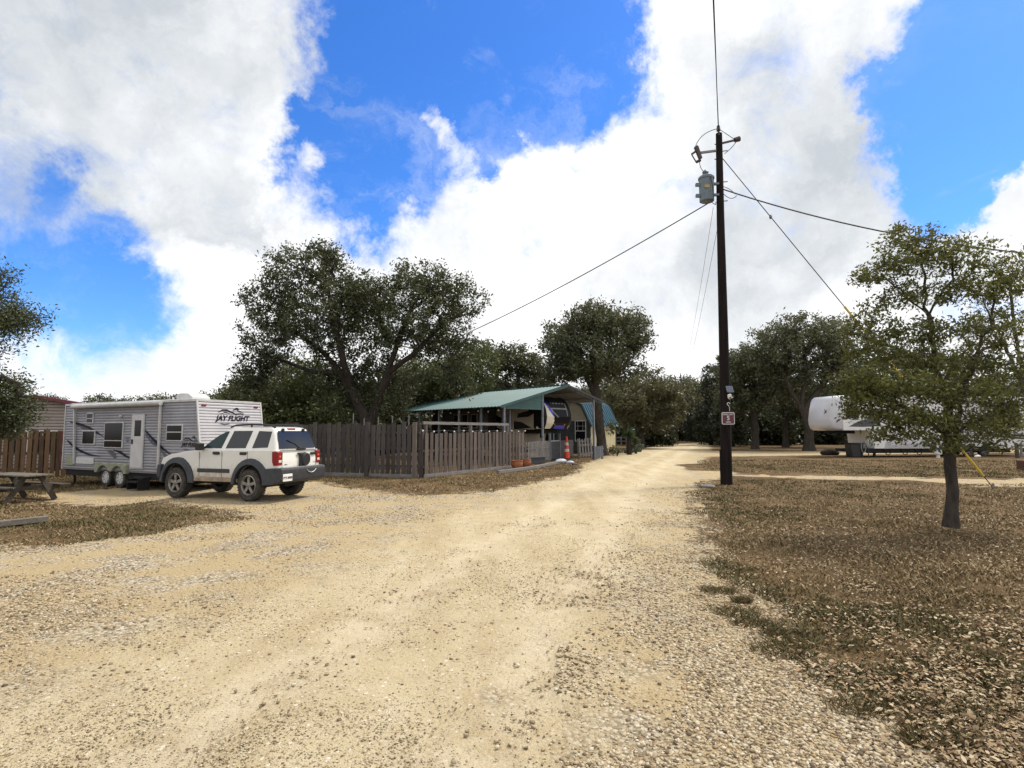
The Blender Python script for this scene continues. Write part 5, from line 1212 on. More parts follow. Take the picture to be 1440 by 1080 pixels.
q = MB()
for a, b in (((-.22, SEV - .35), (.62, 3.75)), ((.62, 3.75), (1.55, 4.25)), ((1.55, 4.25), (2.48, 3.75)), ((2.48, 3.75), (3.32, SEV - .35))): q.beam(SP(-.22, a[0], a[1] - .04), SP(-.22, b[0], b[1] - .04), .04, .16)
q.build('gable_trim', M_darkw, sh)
q = MB(); cw = SP(-.06, .78, 1.72); q.box(cw, (.06, 1.0, 1.65), rz=math.atan2(SE.y, SE.x)); wq = q.build('window', M_trim, sh)
q = MB(); q.box(cw - SE * .02, (.05, .84, 1.5), rz=math.atan2(SE.y, SE.x)); q.build('pane', M_glass, wq)
q = MB()
q.box(cw - SE * .045, (.02, .86, .06), rz=math.atan2(SE.y, SE.x))
for gg_ in (-.22, .22): q.box(cw - SE * .043 + SG * gg_ + Vector((0, 0, .38)), (.02, .02, .74), rz=math.atan2(SE.y, SE.x))
q.box(cw - SE * .041 + Vector((0, 0, .38)), (.02, .84, .02), rz=math.atan2(SE.y, SE.x)); q.build('glazing_bar', M_trim, wq)

# tan house far left
M_sid = mat('tan_siding', (.30, .255, .225), .7, .06, 2)
M_rroof = mat('dark_red_roof', (.16, .025, .045), .5, .15, 3)
M_mar = mat('maroon_board', (.16, .03, .04), .7, .1)
HY = 31.0; hp = D(47, 606, HY)
hs = thing('house', 'tan sided house with dark red roof edge behind the brown fence', 'house', (hp.x, hp.y, -.28), .42)
hz = lambda py: H + .28 + (606 - py) * HY / 800; hx = lambda px: (px - 47) * HY / 800
pk, ev, hw = hz(560.5), hz(574), 3.2
q = MB(); q.prism([(-hw, 0), (hw, 0), (hw, ev), (0, pk), (-hw, ev)], .03, 9.0); q.build('wall', M_sid, hs)
q = MB(); z = .2
while z < pk - .1:
    z2 = z + .17; hwz = hw if z2 <= ev else max(.1, hw * (pk - z2) / (pk - ev)); hwz0 = hw if z <= ev else max(.1, hw * (pk - z) / (pk - ev))
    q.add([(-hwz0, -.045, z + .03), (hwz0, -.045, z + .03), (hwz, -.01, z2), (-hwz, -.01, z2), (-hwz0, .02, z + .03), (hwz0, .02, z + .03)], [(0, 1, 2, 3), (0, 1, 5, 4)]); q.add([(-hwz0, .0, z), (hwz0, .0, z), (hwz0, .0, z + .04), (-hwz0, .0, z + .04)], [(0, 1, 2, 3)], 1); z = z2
q.build('siding', [M_sid, mat('lap_shadow_line', (.07, .055, .05), .8, .1)], hs)  # second colour paints a shadow line under each lap
q = MB()
for s_ in (-1, 1): q.add([(0, -.4, pk + .04), (s_ * (hw + .4), -.4, ev - .13), (s_ * (hw + .4), 9.2, ev - .13), (0, 9.2, pk + .04), (0, -.4, pk + .20), (s_ * (hw + .4), -.4, ev + .03), (s_ * (hw + .4), 9.2, ev + .03), (0, 9.2, pk + .20)], [(0, 1, 2, 3), (4, 5, 6, 7), (0, 1, 5, 4), (1, 2, 6, 5), (2, 3, 7, 6)])
q.build('roof', M_rroof, hs)
for pa, pb in ((16.5, 43), (49, 75)):
    xa, xb = hx(pa), hx(pb); q = MB(); q.box(((xa + xb) / 2, -.04, hz(605) - .65), (xb - xa, .06, 1.3)); wq = q.build('window', M_white, hs)
    q = MB(); q.box(((xa + xb) / 2, -.065, hz(605) - .65), (xb - xa - .16, .05, 1.14)); q.build('pane', M_glass, wq)
q = MB(); q.box((hx(82), -.05, 1.05), (.42, .06, 1.9)); q.build('shutter', M_mar, hs)

# ------------------------------------------------------------------ fences
M_brownw = mat('brown_fence_board', (.18, .108, .055), .85, .2, 5, .5, 30, stretch=(3, 3, .4), rnd=True, col2=(.06, .036, .02))
M_greyw = mat('weathered_grey_board', (.078, .069, .067), .88, .2, 5, .5, 30, stretch=(3, 3, .4), rnd=True, col2=(.028, .022, .019))
M_reddw = mat('weathered_reddish_board', (.135, .110, .097), .88, .2, 5, .5, 30, stretch=(3, 3, .4), rnd=True, col2=(.05, .035, .028))
M_silver = mat('silvered_timber', (.21, .195, .19), .85, .2, 6, .4, 30, stretch=(.5, 3, 3))
def fence(name, label, p0, p1, h, pw, pitch, m, rails=(.25, .95, 1.5), post_every=2.4, z0=.08, seed=1, board=False, back=False, jitter=.04, loc_z=0, tops=0.0, th=.02, group=None):
    r = random.Random(seed); p0 = Vector(p0); p1 = Vector(p1); d = p1 - p0; L = d.length; a = math.atan2(d.y, d.x)
    f = thing(name, label, 'fence', (p0.x, p0.y, loc_z), a, group)
    n = int(L / pitch); q = MB()
    for k in range(n):
        x = (k + .5) * pitch; hh = h + r.uniform(-jitter, jitter); R = Matrix.Rotation(r.uniform(-.012, .012), 3, 'Y')
        q.box((x, -.03 - th / 2, z0 + (hh - z0) / 2), (pw * r.uniform(.93, 1.04), th, hh - z0), R=R)
        if tops: q.prism([(x - pw / 2, hh), (x + pw / 2, hh), (x, hh + tops)], -.03 - th, -.03)
    q.build('pickets', m, f)
    if back:
        q = MB()
        for k in range(0, n, 2):
            x = (k + 1.0) * pitch; hh = h + r.uniform(-jitter, jitter); q.box((x, .05, z0 + .12 + (hh - z0) / 2), (pw * .8, th, hh - z0 - .24))
        q.build('back_pickets', m, f)
    for rz_ in rails:
        q = MB(); q.box((L / 2, .0, rz_), (L, .045, .09)); q.build('rail', m, f)
    k = max(1, int(L / post_every + .5))
    for i in range(k + 1):
        q = MB(); q.box((min(max(L * i / k, .05), L - .05), .085, (h + .02) / 2), (.09, .09, h + .04)); q.build('post', m, f)
    if board: q = MB(); q.box((L / 2, -.055, .06), (L, .035, .13)); q.build('base_board', M_silver, f)
    return f, L
c0 = G(592, 672)
lf0 = G(436, 668); lf0 = lf0 + (lf0 - c0) * .75
fl_, Lf = fence('plank_fence', 'tall dark grey plank fence behind the cream car, left of the corner post', lf0, c0 + Vector((-.06, 0, 0)), 2.0, .17, .215, M_greyw, (.42, 1.05, 1.65), seed=2, board=True, jitter=.07)
for k in (.74, .98):                    # stout front posts
    q = MB(); q.box((Lf * k, -.09, 1.02), (.16, .09, 2.04)); q.build('post', M_greyw if k < .9 else M_reddw, fl_, bevel=.008)
e1 = G(738, 655.5)
fr_, Lr = fence('plank_fence', 'lower weathered reddish grey plank fence along the lane, with a high rail over it', c0 + Vector((.06, .06, 0)), e1, 1.66, .20, .30, M_reddw, (.40, .98), seed=3, board=True, jitter=.05)
dfr = (e1 - c0).normalized()
q = MB(); q.box((Lr * .40, .02, 2.02), (Lr * .80, .05, .11)); q.build('high_rail', M_silver, fr_)
for k in (.02, .40, .79):
    q = MB(); q.box((Lr * k + .05, .06, 1.02), (.11, .10, 2.05)); q.build('post', M_reddw, fr_)
e2a, e2b = G(741, 654), G(772, 648.5)
fence('picket_fence', 'short pale grey picket fence between the plank fence and the gate', e2a, e2b, 1.12, .10, .22, M_silver, (.35, .82), seed=4, tops=.05, jitter=.02)
e3a, e3b = G(787, 646), G(806, 642.5)
fence('picket_fence', 'grey picket fence panel directly behind the orange marker cone', e3a, e3b, 1.10, .10, .20, M_silver, (.3, .8), seed=5, tops=.04, jitter=.02)
e4a, e4b = G(814, 646.6), G(834, 646.2)
f4, L4 = fence('picket_fence', 'tilting grey picket panel left of the leaning oak trunk', e4a, e4b, 1.15, .10, .19, M_silver, (.3, .8), seed=6, tops=.04, jitter=.05)
f4.rotation_euler = (0.0, -.06, f4.rotation_euler.z); f4.location.z = .06
fence('plank_fence', 'low blue-grey plank panel at the foot of the leaning oak', G(835, 646), G(849, 645.2), .80, .17, .18, mat('blue_grey_board', (.12, .13, .16), .85, .2, 5, rnd=True, col2=(.07, .075, .095)), (.3, .65), seed=7, jitter=.02)
gt = thing('garden_gate', 'dark garden gate hung between two tall pale posts behind the marker cone', 'gate', G(773.5, 648), 0)
g1 = G(787, 646) - G(773.5, 648); ga = math.atan2(g1.y, g1.x); gt.rotation_euler = (0, 0, ga); gl = g1.length
for x in (0, gl): q = MB(); q.box((x, 0, .80), (.11, .11, 1.60)); q.build('post', M_galv, gt)
q = MB()
for k in range(5): q.box((.12 + (gl - .24) * (k + .5) / 5, 0, .58), ((gl - .24) / 5 - .02, .03, 1.02))
q.beam((.08, .03, .25), (gl - .08, .03, .25), .04, .08); q.beam((.08, .03, .95), (gl - .08, .03, .95), .04, .08); q.build('gate_leaf', mat('slate_board', (.06, .065, .075), .8, .2), gt)
for k in range(7): q = MB(); q.sphere((.2 + (gl - .4) * k / 6, -.02, 1.13), .04, 6, 4); q.build('finial', M_white, gt, smooth=60)
# brown fence at left, running on behind the trailer
b0 = D(-160, 606, 21.4); b1 = D(95, 606, 23.3); b2 = D(250, 606, 25.6)
fence('plank_fence', 'brown plank fence with light showing through its gaps beside the picnic table', (b0.x, b0.y, 0), (b2.x, b2.y, 0), 2.0, .145, .19, M_brownw, (.45, 1.1, 1.7), seed=8, loc_z=-.28, jitter=.04, z0=.12, back=True)
# bare stakes rising behind the tall fence
for i, (px, yt, yb) in enumerate([(497, 581, 600), (512, 588, 600), (532, 586, 600), (552, 585, 600), (575, 583, 600)]):
    Y = 23.6; p = D(px, yt, Y); q = MB(); q.box((p.x, p.y, p.z / 2), (.035, .035, p.z)); o = q.build('stake', M_silver); tag(o, 'thin pale stake poking up behind the tall dark plank fence', 'stake', 'stakes behind the plank fence')

# white string lights along the fence top and the porch eave
def string_lights(label, pts, bulbs):
    s_ = thing('string_lights', label, 'string lights', pts[0], 0); o = Vector(pts[0])
    q = MB(); q.path([Vector(p) - o for p in pts], .006, 4); q.build('wire', M_black, s_)
    for b in bulbs: q = MB(); q.sphere((0, 0, 0), .038, 8, 6); bo = q.build('bulb', M_white, s_, smooth=60); bo.location = Vector(b) - o
nrm_ = Vector((dfr.y, -dfr.x, 0))
pts = [c0 + dfr * (Lr * k / 12) + nrm_ * .06 + Vector((0, 0, 1.74 - .03 * (k % 2))) for k in range(13)]
string_lights('string of small white bulbs along the top of the reddish lane fence', pts, [p - Vector((0, 0, .02)) for p in pts])
pts = [CO + CPt(-.12, .2 + 9.8 * k / 11, ZE - .22 - .05 * (k % 2)) for k in range(12)]
string_lights('string of small white bulbs under the carport eave along the porch', pts, [p - Vector((0, 0, .04)) for p in pts])

# ------------------------------------------------------------------ utility pole and its fittings
M_pole = mat('creosote_pole', (.018, .013, .012), .9, .3, 7, .9, 20, stretch=(1, 1, .15), col2=(.006, .005, .005), spec=.15)
M_wire = mat('dark_cable', (.015, .015, .017), .7, .1)
M_steel = mat('weathered_steel', (.20, .21, .22), .5, .2, metal=.5)
M_porc = mat('brown_porcelain', (.05, .028, .024), .3, .1)
PB = G(1022, 681); PY = PB.y
top = D(1011, 188, PY); PT = Vector((PB.x, PB.y, 0)); PH = top.z
lean = Vector((top.x - PB.x, 0, 0))
pole = thing('utility_pole', 'tall dark wooden utility pole standing beside the lane', 'utility pole', PT)
q = MB(); q.path([(0, 0, -.3), (0, 0, .2), lean * .25 + Vector((.01, 0, PH * .25)), lean * .5 + Vector((.0, 0, PH * .5)), lean * .75 + Vector((-.01, 0, PH * .75)), lean + Vector((0, 0, PH))], [.185, .18, .165, .145, .125, .105], 14); q.build('shaft', M_pole, pole, smooth=40)
def ax(z): return PT + lean * (z / PH) + Vector((0, 0, z))
def onp(px, py, dy=0): return D(px, py, PY + dy)
q = MB(); q.box((-.17, -.05, .55), (.09, .05, 1.1)); q.build('conduit', M_pole, pole)
rel_ = lambda v: Vector(v) - PT
q = MB(); a = onp(1010, 180); q.tube(rel_(onp(1011, 190, -.1)), rel_(onp(1010.5, 183)), .03); q.tube(rel_(onp(1010.5, 184)), rel_(onp(1010, 177)), .07, 10, .05); q.build('top_insulator', M_porc, pole, smooth=40)
q = MB(); q.beam(rel_(onp(1013, 202)), rel_(onp(1036, 196.5)), .05, .06); q.tube(rel_(onp(1033, 197)), rel_(onp(1040, 195)), .08, 10, .09); q.build('arrester_arm', M_porc, pole)
q = MB(); q.beam(rel_(onp(1007, 212)), rel_(onp(984, 215)), .06, .07); q.build('cutout_arm', M_steel, pole)
q = MB(); q.tube(rel_(onp(979, 207)), rel_(onp(985, 223)), .085, 10, .07); q.tube(rel_(onp(977, 208)), rel_(onp(981, 205.5)), .04); q.tube(rel_(onp(972.5, 217)), rel_(onp(978, 213)), .035); q.tube(rel_(onp(973, 218)), rel_(onp(979, 228)), .022); q.tube(rel_(onp(979, 228)), rel_(onp(985, 225)), .05); q.build('fuse_cutout', M_porc, pole, smooth=40)
q = MB()
for (z, dx) in ((203, -8), (212.5, 8), (224, -8), (256, 8), (283, 10)): 
    p = onp(1014, z); q.tube(rel_(p) - Vector((.22 if dx < 0 else -.05, 0, 0)), rel_(p) + Vector((.22 if dx > 0 else -.05, 0, .02)), .018, 6)
q.build('bolts', M_steel, pole)
# fitted things
tc_ = onp(993.5, 266, -.05)
M_trans = mat('blue_grey_enamel', (.115, .155, .185), .45, .12, 5)
tf = thing('transformer', 'blue-grey can transformer hanging near the top of the utility pole', 'transformer', tc_)
hh = .44
q = MB(); q.lathe([(.20, -hh), (.235, -hh + .02), (.245, hh - .12), (.265, hh - .11), (.265, hh - .05), (.22, hh), (.08, hh + .04)], 20); q.build('tank', M_trans, tf, smooth=35)
q = MB(); q.lathe([(.07, hh + .02), (.11, hh + .06), (.08, hh + .10), (.11, hh + .14), (.07, hh + .20), (.02, hh + .24)], 12, (-.02, 0, 0)); q.build('bushing', M_trans, tf, smooth=40)
for z in (.18, -.2):
    q = MB(); q.box((.34, 0, z), (.26, .10, .07)); q.build('bracket', M_trans, tf); q = MB(); q.box((-.30, -.02, z - .04), (.14, .10, .10)); q.build('side_lug', M_trans, tf)
q = MB(); q.box((-.06, -.246, .0), (.17, .02, .10)); q.build('name_plate', mat('yellow_tag', (.35, .26, .06), .5, .1), tf)
q = MB(); q.path([(.05, -.27, .30), (.10, -.28, .05), (.12, -.27, -.40), (.05, -.25, -.55), (.22, -.2, -.62), (.25, -.15, -.5)], .014, 5); q.build('lead', M_wire, tf)
M_maroon = mat('maroon_sign_face', (.105, .028, .04), .5, .08)
def radius_at(z): return .18 - .075 * z / PH
def facing(px, py, off): 
    p = onp(px, py); z = p.z; d = Vector((p.x, p.y - radius_at(z) - off, z)); return d
sg = facing(1021, 588.5, .02); SGN = thing('speed_sign', 'small maroon speed limit 5 mph sign with white border on the pole', 'sign', sg)
sw, shh = 18 * PY / 800, 17 * PY / 800
def rrect(w, h, r, n=5): return [(sx * (w / 2 - r) + r * math.cos(a), sz * (h / 2 - r) + r * math.sin(a)) for sx, sz, a0 in ((1, 1, 0), (-1, 1, 90), (-1, -1, 180), (1, -1, 270)) for a in (math.radians(a0 + 90 * k / n) for k in range(n + 1))]
q = MB(); q.prism(rrect(sw, shh, .05), -.002, .004); q.build('border', M_white, SGN)
q = MB(); q.prism(rrect(sw - .05, shh - .05, .035), -.008, -.002); fc = q.build('face', M_maroon, SGN)
for s_, z, sz in (('SPEED LIMIT', .125, .062), ('5', .005, .20), ('MPH', -.125, .075)):
    text('lettering', s_, sz, M_from(Vector((0, -.010, z)), Vector((1, 0, 0)), Vector((0, 0, 1)), Vector((0, -1, 0))), M_white, fc, .001, bold=.004 if s_ == '5' else .001)
sp = facing(1022.5, 548, .06); so = thing('solar_panel', 'small tilted solar panel mounted on the pole above the white camera', 'solar panel', sp)
q = MB(); q.box((0, 0, 0), (.20, .02, .22), R=Matrix.Rotation(-.5, 3, 'X')); q.build('panel', mat('solar_cells', (.10, .12, .19), .15, .3, 60), so, bevel=.004)
q = MB(); q.box((0, .0, 0), (.215, .016, .235), R=Matrix.Rotation(-.5, 3, 'X')); q.tube((0, .0, 0), (0, .12, -.04), .015); q.build('mount', M_steel, so)
sp = facing(1022.5, 558.5, .05); so = thing('security_camera', 'white dome security camera on the pole under the solar panel', 'camera', sp)
q = MB(); q.lathe([(.03, .09), (.06, .07), (.065, -.01), (.05, -.05), (.02, -.08)], 12); q.tube((.02, -.01, -.04), (.10, -.03, -.02), .02); q.build('housing', M_white, so, smooth=40)
q = MB(); q.sphere((0, -.045, -.03), .03, 8, 6); q.build('lens', M_black, so, smooth=60)
sp = facing(1021.5, 568.5, .02); so = thing('cable_ring', 'white ring fitting with a dangling cable above the speed sign', 'cable fitting', sp)
q = MB(); q.path([(.045 * math.cos(k * math.pi / 5), 0, .045 * math.sin(k * math.pi / 5)) for k in range(9)], .012, 5); q.path([(.0, 0, -.045), (.03, .01, -.12), (.03, .02, -.24)], .007, 4); q.build('ring', M_white, so)

def wire(name, label, pts, r, m=M_wire, cat='cable'):
    q = MB(); q.path(pts, r, 5); return tag(q.build(name, m), label, cat)
def sag(a, b, s, n=14): a, b = Vector(a), Vector(b); return [a.lerp(b, i / n) - Vector((0, 0, s * 4 * (i / n) * (1 - i / n))) for i in range(n + 1)]
tp_ = onp(1010, 178)
wire('power_line', 'thin power line leaving the pole top towards the viewer overhead', sag(tp_, (tp_.x - 20.5, tp_.y - 54, tp_.z + .6), .5, 30), .014)
wire('power_line', 'second thin power line leaving overhead just below the pole top', sag(onp(1011, 186), (tp_.x - 20.8, tp_.y - 54, tp_.z + .3), .6, 30), .010)
far = Vector((29.2, 98.0, 0)); fh = D(963, 527, 98).z
wire('power_line', 'faint thin wire dropping from the pole to the far pole down the lane, upper one', sag(onp(1003, 292), (far.x, far.y, fh - .3), 1.4, 24), .007)
wire('power_line', 'faint thin wire dropping from the pole to the far pole down the lane, lower one', sag(onp(1009, 320), (far.x + .1, far.y, fh - 1.0), 1.5, 24), .007)
wire('service_cable', 'service cable sloping left from the transformer into the big oak', sag(onp(1004, 281), D(640, 476, 31), .22, 18), .020)
wire('service_cable', 'twisted service cable running right from the pole over the young oak', sag(onp(1016, 266), D(1560, 366, 15.5), .42, 20), .024)
for k, (a, b, c) in enumerate([((1012, 182), (1024, 190), (1033, 196)), ((1009, 181), (985, 186), (978, 206)), ((984, 226), (983, 236), (991, 243)), ((1036, 198), (1030, 208), (1019, 216))]):
    pa, pb, pc = onp(*a), onp(*b), onp(*c); pts = [pa * (1 - t) ** 2 + pb * 2 * t * (1 - t) + pc * t * t for t in (i / 10 for i in range(11))]
    wire('jumper_wire', ['looping jumper wire from the pole top to the right arrester', 'looping jumper wire from the pole top to the fuse cutout', 'short jumper wire from the fuse cutout down to the transformer', 'short jumper wire from the arrester back to the pole'][k], pts, .012, cat='wire')
for k, (a, b, c) in enumerate([((1015, 270), (1028, 285), (1036, 275)), ((1015, 262), (1026, 264), (1034, 273))]):
    pa, pb, pc = onp(*a), onp(*b), onp(*c); pts = [pa * (1 - t) ** 2 + pb * 2 * t * (1 - t) + pc * t * t for t in (i / 10 for i in range(11))]
    wire('jumper_wire', ['drooping connector loop under the right service cable', 'short connector arching over the right service cable'][k], pts, .012, cat='wire')
gA, gB = onp(1013, 219), G(1396, 685)
gw = thing('guy_wire', 'guy wire with yellow sleeve running from pole to ground behind the young oak', 'guy wire', gB)
q = MB(); q.tube((0, 0, 0), gA - gB, .014, 6); q.build('cable', M_wire, gw)
q = MB(); q.tube((0, 0, .0), (.02, 0, .10), .03, 6); p = (gA - gB) * .52; q.sphere((gA - gB) * .80, .05, 8, 5, (1, 1, 1.6)); q.build('clamp', M_steel, gw)
M_yel = mat('yellow_sleeve', (.55, .40, .04), .5, .1)
for a, b in ((.03, .16), (.31, .37), (.44, .52)):
    q = MB(); q.tube((gA - gB) * a, (gA - gB) * b, .035, 8); q.build('sleeve', M_yel, gw, smooth=40)
q = MB(); q.path([(0, 0, -.2), (.0, 0, 0), (.02, 0, .12)], .025, 6); q.build('anchor_rod', M_steel, gw)
fp = thing('utility_pole', 'distant slim utility pole at the far end of the lane', 'utility pole', far)
q = MB(); q.path([(0, 0, -.2), (0, 0, fh)], [.18, .12], 8); q.build('shaft', M_pole, fp, smooth=40)
q = MB(); q.box((0, -.2, 2.6), (.22, .1, .4)); q.build('meter_box', M_white, fp)

# ------------------------------------------------------------------ picnic table, timber, pots and small things
M_tablew = mat('grey_green_timber', (.075, .06, .045), .85, .2, 6, .4, 30, stretch=(.5, 3, 3), col2=(.035, .028, .022))
M_tablet = mat('worn_table_top', (.15, .135, .11), .8, .2, 6, .4, 30, stretch=(.5, 3, 3))
P1, P2 = G(12, 704, -.18), G(78, 699.5, -.22); ed = (P2 - P1).normalized(); tcn = (P1 + P2) / 2; ld = Vector((-ed.y, ed.x, 0))
pt = thing('picnic_table', 'weathered wooden picnic table on the grass before the brown fence', 'picnic table', (tcn.x + ld.x * .75, tcn.y + ld.y * .75, gzf(tcn.x, tcn.y)), math.atan2(ld.y, ld.x))
q = MB()
for k in range(5): q.box((.0, (k - 2) * .15, .745), (1.95, .14, .04))
q.build('tabletop', M_tablet, pt, bevel=.005)
for s_ in (-1, 1):
    q = MB()
    for k in (0, 1): q.box((0, s_ * (.62 + .145 * k), .445), (1.95, .14, .04))
    q.build('bench', M_tablew, pt, bevel=.005)
for x in (-.68, .68):
    for s_ in (-1, 1): q = MB(); q.beam((x, s_ * .62, 0), (x, s_ * .20, .72), .045, .14); q.build('leg', M_tablew, pt)
    q = MB(); q.box((x + .045, 0, .39), (.04, 1.52, .12)); q.box((x + .045, 0, .68), (.04, .70, .09)); q.build('cross_beam', M_tablew, pt)
ta, tb = G(-40, 745), G(66, 733)
tm = thing('timber', 'weathered landscape timber lying on the grass at the left edge', 'timber', (0, 0, 0))
q = MB(); q.beam(ta + Vector((0, 0, .05)), tb + Vector((0, 0, .05)), .14, .11); q.build('beam', M_tablet, tm, bevel=.015)
for (px0, py0, px1, py1, lb) in ((700, 664, 752, 657, 'nearer landscape timber edging the bed by the clay pots'), (752, 657, 783, 650.5, 'farther landscape timber edging the bed near the white bag')):
    q = MB(); q.beam(G(px0, py0, .06), G(px1, py1, .06), .13, .13); tag(q.build('edging_timber', M_silver, bevel=.01), lb, 'timber')
M_terra = mat('terracotta', (.36, .13, .055), .8, .15, 8, .2, 40)
for px, py, s, lb in ((727, 659.5, 1.0, 'wider round terracotta pot at the end of the lane fence, nearer one'), (740, 656, .92, 'terracotta pot tucked behind the other at the lane fence')):
    p = G(px, py); o = thing('clay_pot', lb, 'pot', p); r0 = .27 * s
    q = MB(); q.lathe([(r0 * .62, 0), (r0 * .92, .12 * s), (r0, .24 * s), (r0 * .93, .33 * s), (r0 * 1.0, .35 * s), (r0 * 1.0, .39 * s), (r0 * .86, .39 * s), (r0 * .80, .30 * s)], 20, caps=False); q.lathe([(r0 * .62, 0.004), (.001, .004)], 20, caps=False); q.build('bowl', M_terra, o, smooth=40)
    q = MB(); q.lathe([(r0 * .83, .31 * s), (.001, .33 * s)], 16, caps=False); q.build('soil', M_under, o)
p = G(750, 652.5); o = thing('planter_box', 'low dark planter box beside the clay pots', 'planter', p, .8)
q = MB(); q.box((0, 0, .17), (1.3, .5, .34)); q.build('box', M_plastic, o, bevel=.02)
q = MB(); q.box((0, 0, .345), (1.36, .56, .03)); q.build('rim', M_darkw, o)
p = G(797, 645.5); o = thing('marker_cone', 'tall slim orange and white traffic marker before the picket fence', 'traffic cone', p)
M_or = mat('orange_plastic', (.75, .07, .025), .5, .06); ch_ = 32 * p.y / 800; prof_ = lambda t: .19 - .135 * t
q = MB(); q.lathe([(.20, .02), (prof_(.1), .10 * ch_), (prof_(.95), .93 * ch_), (.06, .95 * ch_), (.065, .98 * ch_), (.03, ch_)], 16); q.build('cone', M_or, o, smooth=40)
q = MB(); q.lathe([(.26, 0), (.26, .05), (.20, .06)], 8); q.build('foot', M_black, o)
for t0 in (.32, .60): q = MB(); q.lathe([(prof_(t0) + .008, t0 * ch_), (prof_(t0 + .12) + .008, (t0 + .12) * ch_)], 16, caps=False); q.build('white_band', M_white, o, smooth=40)
def lump(name, label, cat, p, size, m, seed, rz=0):
    r = random.Random(seed); bm = bmesh.new(); bmesh.ops.create_icosphere(bm, subdivisions=3, radius=1)
    nz = [(Vector((r.gauss(0, 1), r.gauss(0, 1), r.gauss(0, 1))).normalized() * r.uniform(2, 4), r.uniform(0, 6)) for _ in range(10)]
    for v in bm.verts:
        k = 1 + sum(math.sin(v.co.dot(a) + b) for a, b in nz) * .035; v.co = Vector((v.co.x * k * size[0], v.co.y * k * size[1], max(-.55, v.co.z * k) * size[2]))
        v.co.z += .55 * size[2]
    me = bpy.data.meshes.new(name); bm.to_mesh(me); bm.free(); me.materials.append(m); me.polygons.foreach_set('use_smooth', [True] * len(me.polygons))
    o = bpy.data.objects.new(name, me); COL.objects.link(o); o.location = p; o.rotation_euler = (0, 0, rz); return tag(o, label, cat)
M_bag = mat('white_plastic_sack', (.46, .49, .55), .45, .1, 8, .5, 14)
lump('plastic_sack', 'pale white plastic sack lying before the marker cone', 'sack', G(789, 650.5), (.36, .24, .13), M_bag, 3, .5)
lump('crumpled_bag', 'crumpled white bag beside the plastic sack', 'bag', G(802, 652), (.20, .16, .10), M_bag, 5)
for i, (px, py, s, lb) in enumerate([(994, 685, .16, 'flat pale rock on the grass left of the utility pole'), (808, 653, .12, 'small dark rock beside the crumpled white bag')]):
    lump('rock', lb, 'rock', G(px, py) + Vector((0, 0, -.02)), (s * 1.6, s, s * .5), M_silver if i != 1 else M_plastic, 20 + i)
# spiky plant on a stump, prickly pear below
p = G(885, 639); yc = thing('yucca', 'spiky green yucca on a dark trunk right of the cream shed', 'yucca', p)
q = MB(); q.path([(0, 0, -.05), (-.05, 0, .5), (0, 0, 1.1), (.02, 0, 1.4)], [.2, .17, .15, .12], 8); q.path([(.1, 0, .4), (.4, 0, .7), (.5, 0, 1.0)], [.12, .1, .08], 7); q.build('trunk', M_bark, yc, smooth=40)
def spikes(name, c, n, L, m, parent, seed):
    r = random.Random(seed); q = MB()
    for _ in range(n):
        d = Vector((r.gauss(0, 1), r.gauss(0, 1), r.gauss(.35, .8))).normalized(); s = d.cross(Vector((0, 0, 1))).normalized() * .028; l = L * r.uniform(.7, 1.1); c_ = Vector(c); k = r.random()
        q.add([c_ - s, c_ + s, c_ + d * l * .6 + s * .8, c_ + d * l - Vector((0, 0, .08)), c_ + d * l * .6 - s * .8], [(0, 1, 2, 3, 4)], rnd=k)
    return q.build(name, m, parent)
L_yuc = leaf_mat('yucca_leaf', (.03, .06, .025), (.10, .16, .07), .1)
spikes('crown', (0, 0, 1.45), 160, .62, L_yuc, yc, 1); spikes('crown', (.5, 0, 1.05), 90, .45, L_grey, yc, 2)
p = G(892, 638); pc = thing('prickly_pear', 'low prickly pear clump at the foot of the yucca', 'cactus', p); r = random.Random(4); q = MB()
for k in range(26): q.sphere((r.gauss(0, .35), r.gauss(0, .25), .12 + r.random() * .55), .14, 8, 6, (1, .3, 1.2))
q.build('pads', mat('cactus_green', (.05, .07, .035), .6, .2), pc, smooth=60)
# low shrubs at the shed foot
for px, py, lb, s in ((862, 640, 'small dead-looking shrub at the right corner of the cream shed', .55), (868, 641, 'dark low shrub just right of the shed corner', .45), (1012, 627, 'pale scrubby brush heap at the lane bend left of the pole', .9)):
    c = G(px, py); t_ = thing('shrub', lb, 'shrub', c)
    tree('t', [[(0, 0, -.05), (0, 0, .2), (.02, 0, .4)]], [(0, 0, .55 * s, .8 * s, .6 * s, .5 * s)], 60, 12, .07, .03, 70 + px, M_bark_far, L_brown, t_, rt=.006, csig=.08, step=.2)
# far end of the lane: white tank, delineators, bent pipe lamp, low white rail fences
p = G(971, 619.8); tk = thing('white_tank', 'white rounded tank beside the far end of the lane', 'tank', p, .15)
q = MB(); q.lathe([(.05, -1.0), (.38, -.93), (.58, -.72), (.62, -.4), (.62, .4), (.58, .72), (.38, .93), (.05, 1.0)], 18, (0, 0, .78), 'x'); q.build('vessel', M_white, tk, smooth=60)
for x in (-.5, .5): q = MB(); q.box((x, 0, .1), (.12, .9, .2)); q.build('foot', M_steel, tk)
for px, py, h, lb in ((982, 620.8, 1.25, 'taller red and white delineator post near the white tank'), (986.5, 621, .5, 'short orange cone at the far bend of the lane')):
    p = G(px, py); o = thing('delineator', lb, 'traffic cone', p); q = MB(); q.lathe([(.20, 0), (.15, .1), (.08, h)], 10); q.build('post', M_or, o, smooth=40)
    q = MB(); q.lathe([(.135, h * .45), (.12, h * .62)], 10, caps=False); q.build('band', M_white, o)
